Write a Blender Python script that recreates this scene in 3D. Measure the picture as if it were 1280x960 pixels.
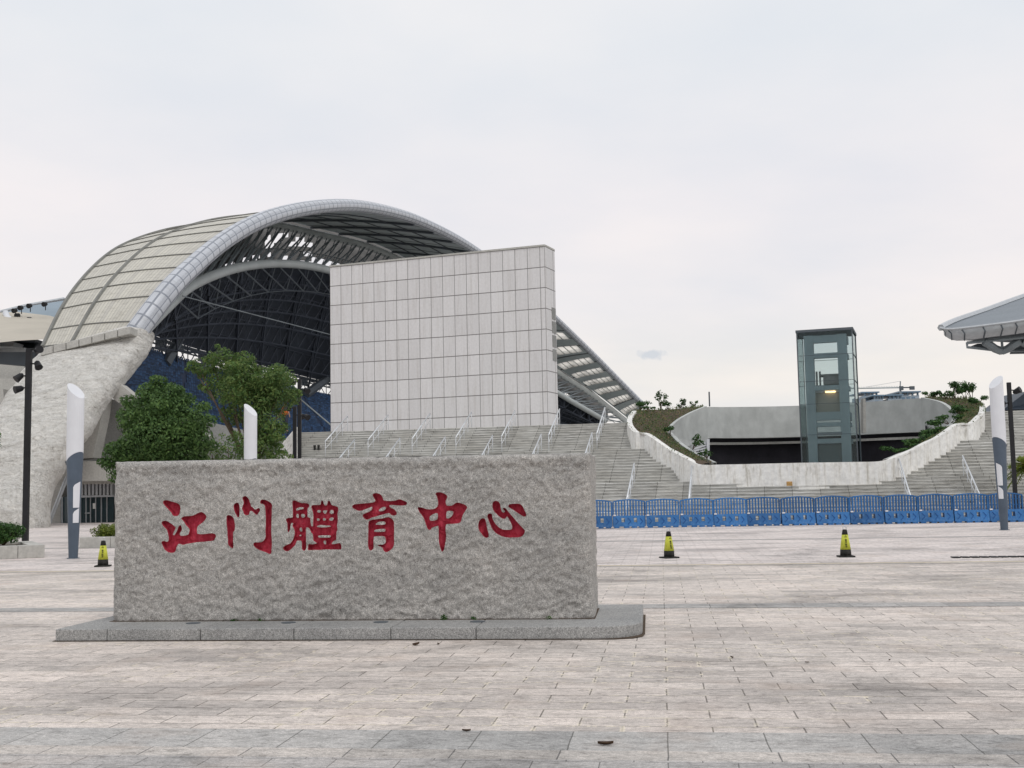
import bpy, bmesh, math, random
import numpy as np
from mathutils import Vector, Matrix, noise
from mathutils.geometry import delaunay_2d_cdt
R = math.radians
random.seed(7); rng = np.random.default_rng(7)
for o in list(bpy.data.objects): bpy.data.objects.remove(o)
scene = bpy.context.scene
# ------------------------------------------------------------------ camera
F = 1450.0; PITCH = math.atan(135/F); ROLL = R(1.06); EYE = 1.6
r0 = Vector((1,0,0)); f0 = Vector((0,math.cos(PITCH),math.sin(PITCH))); u0 = Vector((0,-math.sin(PITCH),math.cos(PITCH)))
cr_ = (r0*math.cos(ROLL) - u0*math.sin(ROLL)); cu_ = (u0*math.cos(ROLL) + r0*math.sin(ROLL))
cam = bpy.data.cameras.new('camera'); cam.sensor_width = 36; cam.lens = 36*F/1280; cam.clip_end = 6000; cam.clip_start = .1
co = bpy.data.objects.new('camera', cam); scene.collection.objects.link(co)
M = Matrix.Identity(4)
for i in range(3): M[i][0] = cr_[i]; M[i][1] = cu_[i]; M[i][2] = -f0[i]
co.matrix_world = Matrix.Translation((0,0,EYE)) @ M
scene.camera = co
def ray(x, y): return f0*F + cr_*(x-640) + cu_*(480-y)
def at(x, y, D):
    d = ray(x, y); return Vector((0,0,EYE)) + d*(D/d.y)
def ground(x, y, z=0):
    d = ray(x, y); return Vector((0,0,EYE)) + d*((z-EYE)/d.z)
# ------------------------------------------------------------------ world, sun, exposure
SUN_EL, SUN_AZ = R(52), R(150)      # azimuth clockwise from +Y
w = bpy.data.worlds.new('World'); scene.world = w; w.use_nodes = True
nt = w.node_tree; N = nt.nodes; L = nt.links
bg = N['Background']; bg.inputs['Strength'].default_value = 0.1
sky = N.new('ShaderNodeTexSky'); sky.sky_type = 'NISHITA'; sky.sun_disc = False; sky.sun_elevation = SUN_EL; sky.sun_rotation = SUN_AZ
tc = N.new('ShaderNodeTexCoord'); sep = N.new('ShaderNodeSeparateXYZ'); L.new(tc.outputs['Generated'], sep.inputs[0])
def wm(op, a, b=None, c=None):
    n = N.new('ShaderNodeMath'); n.operation = op
    for i, v in enumerate((a, b, c)):
        if v is None: continue
        if isinstance(v, (int, float)): n.inputs[i].default_value = v
        else: L.new(v, n.inputs[i])
    return n.outputs[0]
zz = wm('ADD', wm('MAXIMUM', sep.outputs[2], 0.0), 0.16)
cmb = N.new('ShaderNodeCombineXYZ'); L.new(wm('DIVIDE', sep.outputs[0], zz), cmb.inputs[0]); L.new(wm('DIVIDE', sep.outputs[1], zz), cmb.inputs[1])
nz = N.new('ShaderNodeTexNoise'); nz.inputs['Scale'].default_value = 1.1; nz.inputs['Detail'].default_value = 7; nz.inputs['Roughness'].default_value = .5; L.new(cmb.outputs[0], nz.inputs['Vector'])
ramp = N.new('ShaderNodeValToRGB'); L.new(sep.outputs[2], ramp.inputs[0])
e = ramp.color_ramp.elements
e[0].position = 0.0; e[0].color = (.84,.815,.79,1)
e[1].position = .9; e[1].color = (.86,.87,.89,1)
for p, c in ((.10,(.86,.82,.775,1)),(.155,(.84,.81,.81,1)),(.24,(.83,.805,.82,1)),(.36,(.80,.81,.83,1))):
    q = e.new(p); q.color = c
cl = N.new('ShaderNodeValToRGB'); L.new(nz.outputs[0], cl.inputs[0])
cl.color_ramp.elements[0].position = .36; cl.color_ramp.elements[0].color = (.915,.945,.98,1)
cl.color_ramp.elements[1].position = .64; cl.color_ramp.elements[1].color = (1.05,1.03,1.02,1)
mul = N.new('ShaderNodeMix'); mul.data_type = 'RGBA'; mul.blend_type = 'MULTIPLY'; mul.inputs[0].default_value = 1
L.new(ramp.outputs[0], mul.inputs[6]); L.new(cl.outputs[0], mul.inputs[7])
# one small grey-blue cloud
dv = ray(816, 443).normalized()
dst = N.new('ShaderNodeVectorMath'); dst.operation = 'SUBTRACT'; nrm = N.new('ShaderNodeVectorMath'); nrm.operation = 'NORMALIZE'; L.new(tc.outputs['Generated'], nrm.inputs[0])
L.new(nrm.outputs[0], dst.inputs[0]); dst.inputs[1].default_value = dv
scl = N.new('ShaderNodeVectorMath'); scl.operation = 'MULTIPLY'; scl.inputs[1].default_value = (1,1,2.6); L.new(dst.outputs[0], scl.inputs[0])
ln = N.new('ShaderNodeVectorMath'); ln.operation = 'LENGTH'; L.new(scl.outputs[0], ln.inputs[0])
n2 = N.new('ShaderNodeTexNoise'); n2.inputs['Scale'].default_value = 130; L.new(tc.outputs['Generated'], n2.inputs['Vector'])
blob = wm('SUBTRACT', 1.0, wm('DIVIDE', wm('ADD', ln.outputs['Value'], wm('MULTIPLY', wm('SUBTRACT', n2.outputs[0], .5), .02)), .013)); blob = wm('MINIMUM', wm('MAXIMUM', blob, 0.0), 0.55)
mb_ = N.new('ShaderNodeMix'); mb_.data_type = 'RGBA'; L.new(blob, mb_.inputs[0]); L.new(mul.outputs[2], mb_.inputs[6]); mb_.inputs[7].default_value = (.50,.56,.64,1)
tenx = N.new('ShaderNodeVectorMath'); tenx.operation = 'SCALE'; tenx.inputs['Scale'].default_value = 10.2; L.new(mb_.outputs[2], tenx.inputs[0])
fin = N.new('ShaderNodeMix'); fin.data_type = 'RGBA'; fin.inputs[0].default_value = .97; L.new(sky.outputs[0], fin.inputs[6]); L.new(tenx.outputs[0], fin.inputs[7])
L.new(fin.outputs[2], bg.inputs['Color'])
sl = bpy.data.lights.new('sun', 'SUN'); sl.energy = 0.8; sl.angle = R(16); sl.color = (1,.97,.93)
so = bpy.data.objects.new('sun', sl); scene.collection.objects.link(so)
sd = Vector((math.sin(SUN_AZ)*math.cos(SUN_EL), math.cos(SUN_AZ)*math.cos(SUN_EL), math.sin(SUN_EL)))
so.rotation_euler = sd.to_track_quat('Z', 'Y').to_euler()
vs = scene.view_settings; vs.view_transform = 'Standard'; vs.look = 'None'; vs.exposure = 0.06; vs.gamma = 1
# ------------------------------------------------------------------ materials
def material(name, col=(.5,.5,.5), rough=.8, metal=0.0, spec=.3):
    m = bpy.data.materials.new(name); m.use_nodes = True
    b = m.node_tree.nodes['Principled BSDF']
    b.inputs['Base Color'].default_value = (*col, 1); b.inputs['Roughness'].default_value = rough; b.inputs['Metallic'].default_value = metal
    b.inputs['Specular IOR Level'].default_value = spec
    return m
class NT:
    def __init__(s, m): s.m = m; s.t = m.node_tree; s.b = s.t.nodes['Principled BSDF']
    def n(s, kind, **kw):
        x = s.t.nodes.new('ShaderNode'+kind)
        for k, v in kw.items(): setattr(x, k, v)
        return x
    def l(s, a, b): s.t.links.new(a, b)
    def coord(s, which='Object', scale=(1,1,1), rot=(0,0,0), loc=(0,0,0)):
        c = s.n('TexCoord'); mp = s.n('Mapping'); mp.inputs['Scale'].default_value = scale; mp.inputs['Rotation'].default_value = rot; mp.inputs['Location'].default_value = loc
        s.l(c.outputs[which], mp.inputs[0]); return mp.outputs[0]
    def noise(s, vec, scale, detail=4, rough=.55, dist=0):
        x = s.n('TexNoise'); x.inputs['Scale'].default_value = scale; x.inputs['Detail'].default_value = detail; x.inputs['Roughness'].default_value = rough; x.inputs['Distortion'].default_value = dist
        s.l(vec, x.inputs['Vector']); return x.outputs[0]
    def ramp(s, fac, stops):
        x = s.n('ValToRGB'); e = x.color_ramp.elements
        e[0].position, e[0].color = stops[0][0], (*stops[0][1],1); e[1].position, e[1].color = stops[-1][0], (*stops[-1][1],1)
        for p, c in stops[1:-1]: q = e.new(p); q.color = (*c,1)
        s.l(fac, x.inputs[0]); return x.outputs[0]
    def mix(s, fac, a, b, mode='MIX'):
        x = s.n('Mix', data_type='RGBA', blend_type=mode)
        for i, v in ((0,fac),(6,a),(7,b)):
            if isinstance(v, (int,float)): x.inputs[i].default_value = v
            elif isinstance(v, tuple): x.inputs[i].default_value = (*v,1)
            else: s.l(v, x.inputs[i])
        return x.outputs[2]
    def math(s, op, a, b=0.0):
        x = s.n('Math', operation=op)
        for i, v in ((0,a),(1,b)):
            if isinstance(v, (int,float)): x.inputs[i].default_value = v
            else: s.l(v, x.inputs[i])
        return x.outputs[0]
    def brick(s, vec, c1, c2, cm, w, h, mortar, off=.5, scale=1, smooth=.1, freq=2):
        x = s.n('TexBrick'); x.offset = off; x.offset_frequency = freq
        x.inputs['Scale'].default_value = scale; x.inputs['Brick Width'].default_value = w; x.inputs['Row Height'].default_value = h
        x.inputs['Mortar Size'].default_value = mortar; x.inputs['Mortar Smooth'].default_value = smooth
        x.inputs['Color1'].default_value = (*c1,1); x.inputs['Color2'].default_value = (*c2,1); x.inputs['Mortar'].default_value = (*cm,1)
        s.l(vec, x.inputs['Vector']); return x.outputs['Color'], x.outputs['Fac']
    def bump(s, h, strength=.5, dist=.02, prev=None):
        x = s.n('Bump'); x.inputs['Strength'].default_value = strength; x.inputs['Distance'].default_value = dist
        s.l(h, x.inputs['Height'])
        if prev is not None: s.l(prev, x.inputs['Normal'])
        s.l(x.outputs[0], s.b.inputs['Normal']); return x.outputs[0]
    def col(s, c): s.l(c, s.b.inputs['Base Color'])
def weathered(name, col, var=.15, scale=1.5, rough=.75, fine=0, spec=.25, stretch=(1,1,1), metal=0, bump=0):
    m = material(name, col, rough, metal, spec); t = NT(m)
    v = t.coord(scale=stretch)
    n = t.noise(v, scale, 6, .6)
    a = tuple(c*(1-var) for c in col); b = tuple(min(1,c*(1+var)) for c in col)
    c = t.ramp(n, [(.3,a),(.7,b)])
    if fine:
        n2 = t.noise(t.coord(), fine, 3, .6); c = t.mix(.35, c, t.ramp(n2, [(.35,tuple(x*.7 for x in col)),(.65,tuple(min(1,x*1.25) for x in col))]))
        if bump: t.bump(n2, .6, bump)
    t.col(c); return m
def paving(name, c1, c2, cm, w, h, mortar, dirt=.5, off=.5, filler=False, stain=True):
    m = material(name, c1, .75, 0, .3); t = NT(m)
    v = t.coord()
    # slightly wobbly joints
    wv = t.n('VectorMath', operation='ADD'); nzv = t.n('TexNoise'); nzv.inputs['Scale'].default_value = 3.5; t.l(v, nzv.inputs['Vector'])
    sc = t.n('VectorMath', operation='SCALE'); sc.inputs['Scale'].default_value = .012; t.l(nzv.outputs['Color'], sc.inputs[0]); t.l(v, wv.inputs[0]); t.l(sc.outputs[0], wv.inputs[1])
    c, f = t.brick(wv.outputs[0], c1, c2, cm, w, h, mortar, off)
    # rain-streak and foot-wear grime, stretched along the rows
    s1 = t.noise(t.coord(scale=(1.3,2.6,1)), 5, 12, .86, .8)
    c = t.mix(1, c, t.ramp(s1, [(.38,(.48,.465,.45)),(.49,(.94,.93,.92)),(.62,(1.18,1.16,1.14))]), 'MULTIPLY')
    s2 = t.noise(t.coord(loc=(3.7,9.1,0), scale=(.6,1,1)), .5, 9, .74, .5)
    if stain: c = t.mix(1, c, t.ramp(s2, [(.36,(.56,.555,.55)),(.46,(.90,.895,.89)),(.58,(1.07,1.05,1.035))]), 'MULTIPLY')
    gb, _ = t.brick(wv.outputs[0], (0,0,0), (1,1,1), (.5,.5,.5), w, h, mortar, off)
    gm = t.noise(t.coord(loc=(8,3,0), scale=(.5,1,1)), .38, 4, .6); gmask = t.math('ADD', t.math('MULTIPLY', gb, .12), gm)
    if stain: c = t.mix(1, c, t.ramp(gmask, [(.54,(1,1,1)),(.70,(.76,.76,.765))]), 'MULTIPLY')
    s3 = t.noise(t.coord(scale=(1,1.6,1)), 30, 9, .85)
    c = t.mix(1, c, t.ramp(s3, [(.33,(.60,.60,.60)),(.5,(1,1,1)),(.66,(1.32,1.32,1.32))]), 'MULTIPLY')
    sp_ = t.noise(t.coord(), 140, 3, .7); c = t.mix(1, c, t.ramp(sp_, [(.34,(.72,.72,.72)),(.5,(1,1,1)),(.64,(1.2,1.2,1.2))]), 'MULTIPLY')
    s4 = t.noise(t.coord(loc=(11,2,0)), 1.3, 3, .5)
    c = t.mix(t.math('MULTIPLY', t.ramp(s4, [(.55,(0,0,0)),(.75,(1,1,1))]), .35), c, (.40,.31,.25))
    if filler:  # sandy blobs of old grout where joints meet
        _, wf = t.brick(wv.outputs[0], c1, c2, cm, w, h, .024, off, smooth=.5)
        k = t.math('MULTIPLY', wf, t.ramp(t.noise(t.coord(loc=(1,5,0)), .5, 3, .6), [(.46,(0,0,0)),(.56,(1,1,1))]))
        k = t.math('MULTIPLY', k, t.ramp(t.noise(t.coord(), 9, 4, .8), [(.48,(0,0,0)),(.54,(1,1,1))])); c = t.mix(t.math('MULTIPLY', k, .75), c, (.76,.68,.54))
        tf = t.noise(t.coord(rot=(0,0,.5), scale=(1,14,1)), .7, 6, .7, .2); c = t.mix(1, c, t.ramp(tf, [(.34,(.78,.77,.76)),(.42,(1,1,1))]), 'MULTIPLY')
    t.col(c)
    b1 = t.bump(t.math('SUBTRACT', 1.0, f), .5, .006)
    t.bump(s3, .35, .004, b1)
    t.b.inputs['Roughness'].default_value = .7
    return m
MT = {}
MT['pave'] = paving('beige_granite_paving', (.71,.65,.605), (.62,.575,.54), (.23,.21,.19), .6, .3, .006, filler=True)
MT['pave_far'] = paving('plaza_paving', (.75,.695,.675), (.69,.64,.62), (.42,.38,.36), .6, .3, .008)
MT['band'] = paving('grey_granite_band', (.48,.475,.465), (.42,.42,.415), (.20,.20,.19), .62, 5.0, .005, off=0)
MT['strip'] = paving('light_granite_strip', (.56,.53,.50), (.48,.455,.43), (.19,.185,.18), .66, 5.0, .005, off=0)
MT['band2'] = paving('grey_granite_paving', (.50,.485,.475), (.43,.42,.415), (.20,.195,.19), .4, .22, .004)
MT['ground'] = weathered('ground', (.30,.29,.27), .15, .1)
def granite(name, col, bumpd, speck=60, rough=.85, blotch=.5):
    m = material(name, col, rough, 0, .25); t = NT(m)
    n1 = t.noise(t.coord(), speck, 5, .8); n2 = t.noise(t.coord(), 9, 8, .7, 1.2); n3 = t.noise(t.coord(scale=(1,1,2)), 1.1, 5, .6)
    c = t.ramp(n1, [(.34,tuple(x*.36 for x in col)),(.5,col),(.64,tuple(min(1,x*1.7) for x in col))])
    c = t.mix(blotch, c, t.mix(1, c, t.ramp(n2, [(.34,(.66,.65,.64)),(.52,(1,1,1)),(.68,(1.18,1.17,1.15))]), 'MULTIPLY'))
    nd = t.noise(t.coord(scale=(1,1,.8)), 34, 9, .85); c = t.mix(1, c, t.ramp(nd, [(.36,(.62,.62,.62)),(.5,(1,1,1)),(.64,(1.28,1.28,1.27))]), 'MULTIPLY')
    c = t.mix(1, c, t.ramp(n3, [(.34,(.86,.85,.84)),(.62,(1.10,1.075,1.05))]), 'MULTIPLY')
    t.col(c); b = t.bump(n2, .6, bumpd*1.5); b = t.bump(nd, .9, bumpd*1.2, b); t.bump(n1, .7, bumpd*.6, b)
    return m
MT['stone'] = granite('split_granite', (.485,.475,.46), .02, 95)
MT['plinth'] = granite('plinth_granite', (.31,.315,.315), .004, 90, .7, .3)
m = material('red_paint', (.32,.018,.035), .7, 0, .2); t = NT(m)
t.col(t.ramp(t.noise(t.coord(scale=(1,1,.25)), 22, 5, .7), [(.3,(.31,.020,.040)),(.55,(.46,.042,.075)),(.78,(.55,.11,.14))])); t.bump(t.noise(t.coord(), 70, 3), .4, .004); MT['red'] = m
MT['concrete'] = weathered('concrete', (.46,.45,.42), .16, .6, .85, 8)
MT['concrete_dark'] = weathered('eave_shade_concrete', (.28,.28,.27), .2, .6, .85, 8)
MT['fascia'] = weathered('pale_grey_concrete', (.48,.495,.48), .1, .35, .8, 1.1, stretch=(1,1,2))
m = weathered('whitewashed_wall', (.78,.775,.755), .1, .8, .85, 5); t = NT(m)   # drips and grime
oldc = t.b.inputs['Base Color'].links[0].from_socket
drip = t.noise(t.coord(scale=(3,3,.35)), 1.6, 7, .7); t.col(t.mix(1, oldc, t.ramp(drip, [(.33,(.62,.59,.54)),(.46,(.96,.95,.93)),(.6,(1,1,1))]), 'MULTIPLY')); MT['white_wall'] = m
m = material('rough_cast', (.60,.575,.53), .95, 0, .15); t = NT(m)
na = t.noise(t.coord(scale=(1,1,1.8), rot=(0,.5,0)), .9, 9, .72, 1.5); nb = t.noise(t.coord(), 5, 5, .7)
c = t.ramp(na, [(.33,(.52,.49,.45)),(.42,(.82,.795,.745)),(.7,(.90,.885,.85))]); c = t.mix(1, c, t.ramp(nb, [(.35,(.82,.81,.79)),(.6,(1.05,1.05,1.05))]), 'MULTIPLY')
t.col(c); b = t.bump(na, 1, .5); t.bump(nb, .8, .12, b); MT['roughcast'] = m
# stairs: weathered granite treads with slab joints
m = material('stair_stone', (.36,.35,.32), .85, 0, .2); t = NT(m)
v = t.coord()
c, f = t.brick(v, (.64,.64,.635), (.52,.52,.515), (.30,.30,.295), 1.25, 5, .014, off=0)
c = t.mix(1, c, t.ramp(t.noise(t.coord(scale=(.5,2.5,4)), 2, 7, .7), [(.35,(.55,.54,.52)),(.5,(.96,.955,.94)),(.66,(1.2,1.19,1.17))]), 'MULTIPLY')
c = t.mix(1, c, t.ramp(t.noise(t.coord(loc=(5,5,5)), .35, 5, .6), [(.35,(.82,.80,.75)),(.6,(1.1,1.1,1.08))]), 'MULTIPLY')
t.col(c); MT['stairs'] = m
m = material('stair_riser', (.3,.29,.27), .9, 0, .2); t = NT(m)
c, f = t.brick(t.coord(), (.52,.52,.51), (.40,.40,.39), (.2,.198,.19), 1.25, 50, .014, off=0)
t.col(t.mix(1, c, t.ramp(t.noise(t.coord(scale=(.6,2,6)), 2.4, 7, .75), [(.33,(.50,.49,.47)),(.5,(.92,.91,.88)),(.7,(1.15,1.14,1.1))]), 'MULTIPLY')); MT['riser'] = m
# clad wall: panels in UV metres
def uvpanel(name, c1, c2, cm, w, h, mort, off=0, rough=.6, metal=0, streak=True, dark=.8):
    m = material(name, c1, rough, metal, .35); t = NT(m)
    c, f = t.brick(t.coord('UV'), c1, c2, cm, w, h, mort, off, freq=2)
    n = t.noise(t.coord('UV', scale=(2.2,.22,1)), 1.6, 7, .7)
    if streak: c = t.mix(1, c, t.ramp(n, [(.3,(dark,dark*.985,dark*.96)),(.5,(1,1,1)),(.75,(1.04,1.04,1.04))]), 'MULTIPLY')
    n2 = t.noise(t.coord('UV'), 7, 4, .7); c = t.mix(1, c, t.ramp(n2, [(.3,(.93,.93,.93)),(.7,(1.05,1.05,1.05))]), 'MULTIPLY')
    t.col(c); t.bump(t.math('SUBTRACT', 1.0, f), .3, .02); return m
MT['cladding'] = uvpanel('panel_cladding', (.72,.705,.705), (.66,.645,.645), (.20,.19,.185), 1.0, 1.0, .022, dark=.87)
MT['roof_skin'] = uvpanel('beige_roof_sheets', (.60,.575,.50), (.50,.48,.43), (.30,.29,.26), 30, .8, .05, dark=.72)
MT['tube_panels'] = uvpanel('silver_rim_panels', (.55,.575,.62), (.50,.52,.56), (.25,.27,.31), 1.15, .62, .075, rough=.35, dark=.85)
MT['roof_under'] = uvpanel('soffit_sheets', (.50,.55,.56), (.42,.47,.48), (.12,.13,.14), 3.2, 50, .22, rough=.7)
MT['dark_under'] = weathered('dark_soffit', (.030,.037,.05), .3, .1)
MT['steel'] = weathered('grey_blue_steel', (.24,.27,.29), .12, .5, .5)
MT['steel_light'] = weathered('pale_steel_tube', (.42,.45,.45), .1, .4, .5)
MT['steel_dark'] = weathered('dark_steel', (.10,.115,.13), .12, .5, .6)
MT['silver'] = weathered('brushed_silver', (.50,.52,.54), .1, 3, .35, metal=.3)
MT['rail'] = weathered('stainless_rail', (.62,.64,.66), .06, 6, .3, metal=.35)
MT['black'] = weathered('black_paint', (.018,.018,.02), .3, 2, .5)
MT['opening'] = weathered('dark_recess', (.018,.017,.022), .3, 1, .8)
MT['blue_seat'] = weathered('blue_seat_plastic', (.025,.075,.19), .35, .6, .5)
MT['stand'] = weathered('stand_concrete', (.03,.045,.085), .2, .4)
MT['blue'] = weathered('blue_barrier_plastic', (.032,.13,.33), .3, 1.8, .45, 9)
MT['blue_rib'] = weathered('blue_barrier_rib', (.018,.085,.28), .2, 1.8, .5)
MT['slate'] = weathered('slate_blue_paint', (.085,.11,.145), .12, 2, .45)
MT['lamp_white'] = weathered('white_lamp_panel', (.70,.71,.74), .04, 2, .4)
MT['yellow'] = weathered('yellow_sleeve', (.50,.52,.06), .18, 8, .5)
MT['rubber'] = weathered('black_rubber', (.02,.02,.018), .4, 10, .7)
MT['orange'] = weathered('orange_vest', (.75,.14,.03), .1, 5, .7)
MT['skin'] = weathered('skin', (.42,.25,.17), .08, 6, .6)
MT['cloth'] = weathered('dark_trousers', (.03,.035,.05), .2, 6, .9)
MT['hair'] = weathered('black_hair', (.01,.009,.008), .2, 8, .6)
MT['bark'] = weathered('bark', (.11,.085,.06), .3, 6, .95, 20)
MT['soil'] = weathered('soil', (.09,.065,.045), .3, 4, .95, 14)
MT['venue_top'] = weathered('grey_roof_mesh', (.21,.235,.26), .1, .3, .6, 6)
MT['far_beige'] = weathered('far_beige_roof', (.50,.46,.39), .08, .2)
MT['far_blue'] = weathered('far_blue_roof', (.27,.33,.38), .08, .2)
MT['door_glass'] = material('dark_door_glass', (.03,.06,.07), .12, 0, .6)
MT['far_building'] = weathered('far_facade', (.36,.42,.48), .08, .05)
MT['far_window'] = material('far_windows', (.16,.24,.32), .3)
MT['paper'] = material('paper', (.75,.75,.72), .7)
def vary(m, lo=.8, hi=1.2, grime=(.30,.31,.30)):
    t = NT(m); src = t.b.inputs['Base Color'].links[0].from_socket; oi_ = t.n('ObjectInfo')
    c = t.mix(1, src, t.ramp(oi_.outputs['Random'], [(0,(lo,lo,lo)),(1,(hi,hi*.99,hi*.96))]), 'MULTIPLY')
    g = t.noise(t.coord(), 5, 7, .75); c = t.mix(t.math('MULTIPLY', t.ramp(g, [(.52,(0,0,0)),(.72,(1,1,1))]), .45), c, grime); t.col(c)
vary(MT['blue'], .82, 1.3, (.22,.30,.40)); vary(MT['rubber'], .9, 1.1, (.08,.075,.07))
def leafmat(name, cols):
    m = material(name, cols[0], .55, 0, .3); t = NT(m)
    g = t.n('NewGeometry'); c = t.ramp(g.outputs['Random Per Island'], [(i/(len(cols)-1), c) for i, c in enumerate(cols)])
    n = t.noise(t.coord(), 1.3, 3, .6); c = t.mix(1, c, t.ramp(n, [(.35,(.75,.78,.75)),(.65,(1.3,1.25,1.1))]), 'MULTIPLY')
    t.col(c)
    tr = t.n('BsdfTranslucent'); t.l(c, tr.inputs[0]); mx = t.n('MixShader'); mx.inputs[0].default_value = .3
    out = t.t.nodes['Material Output']; t.l(t.b.outputs[0], mx.inputs[1]); t.l(tr.outputs[0], mx.inputs[2]); t.l(mx.outputs[0], out.inputs[0])
    return m
MT['leaf_dense'] = leafmat('dense_leaves', [(.040,.09,.028),(.07,.14,.042),(.12,.205,.062),(.05,.11,.036)])
MT['leaf_loose'] = leafmat('loose_leaves', [(.055,.125,.038),(.10,.185,.055),(.17,.24,.075),(.11,.16,.05)])
MT['leaf_plant'] = leafmat('planter_leaves', [(.03,.075,.025),(.05,.12,.035),(.08,.16,.04)])
MT['leaf_palm'] = leafmat('palm_leaves', [(.10,.17,.03),(.18,.24,.04),(.30,.28,.07)])
MT['leaf_yellow'] = leafmat('yellow_green_leaves', [(.12,.17,.03),(.2,.24,.04),(.08,.12,.03)])
MT['dry_grass'] = leafmat('dry_grass', [(.19,.15,.08),(.10,.13,.05),(.05,.10,.035),(.07,.13,.04),(.08,.12,.04),(.26,.19,.10)])
MT['blue_seat'] = leafmat('blue_seat_plastic', [(.016,.045,.11),(.028,.08,.20),(.045,.12,.30),(.02,.055,.14)])
m = bpy.data.materials.new('tinted_glass'); m.use_nodes = True; t_ = m.node_tree; t_.nodes.remove(t_.nodes['Principled BSDF'])
a = t_.nodes.new('ShaderNodeBsdfTransparent'); a.inputs[0].default_value = (.86,.90,.905,1); b = t_.nodes.new('ShaderNodeBsdfGlossy'); b.inputs[0].default_value = (.75,.85,.86,1); b.inputs['Roughness'].default_value = .04
fr = t_.nodes.new('ShaderNodeFresnel'); fr.inputs[0].default_value = 1.35; mx = t_.nodes.new('ShaderNodeMixShader'); t_.links.new(fr.outputs[0], mx.inputs[0]); t_.links.new(a.outputs[0], mx.inputs[1]); t_.links.new(b.outputs[0], mx.inputs[2]); t_.links.new(mx.outputs[0], t_.nodes['Material Output'].inputs[0]); MT['glass'] = m
m = bpy.data.materials.new('skylight_sheet'); m.use_nodes = True; t_ = m.node_tree; t_.nodes.remove(t_.nodes['Principled BSDF'])
a = t_.nodes.new('ShaderNodeBsdfTransparent'); a.inputs[0].default_value = (.9,.88,.85,1); b = t_.nodes.new('ShaderNodeBsdfTranslucent'); b.inputs[0].default_value = (.9,.88,.84,1)
mx = t_.nodes.new('ShaderNodeMixShader'); mx.inputs[0].default_value = .45; t_.links.new(a.outputs[0], mx.inputs[1]); t_.links.new(b.outputs[0], mx.inputs[2]); t_.links.new(mx.outputs[0], t_.nodes['Material Output'].inputs[0]); MT['skylight'] = m
m = material('lit_car_lamp', (1,.7,.4)); bb = m.node_tree.nodes['Principled BSDF']; bb.inputs['Emission Color'].default_value = (1,.62,.28,1); bb.inputs['Emission Strength'].default_value = 4; MT['warm_lamp'] = m
MT['elev_steel'] = weathered('teal_grey_steel', (.36,.43,.46), .12, .8, .5)
MT['car'] = weathered('elevator_car_panel', (.34,.33,.29), .08, 1, .4)
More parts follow.
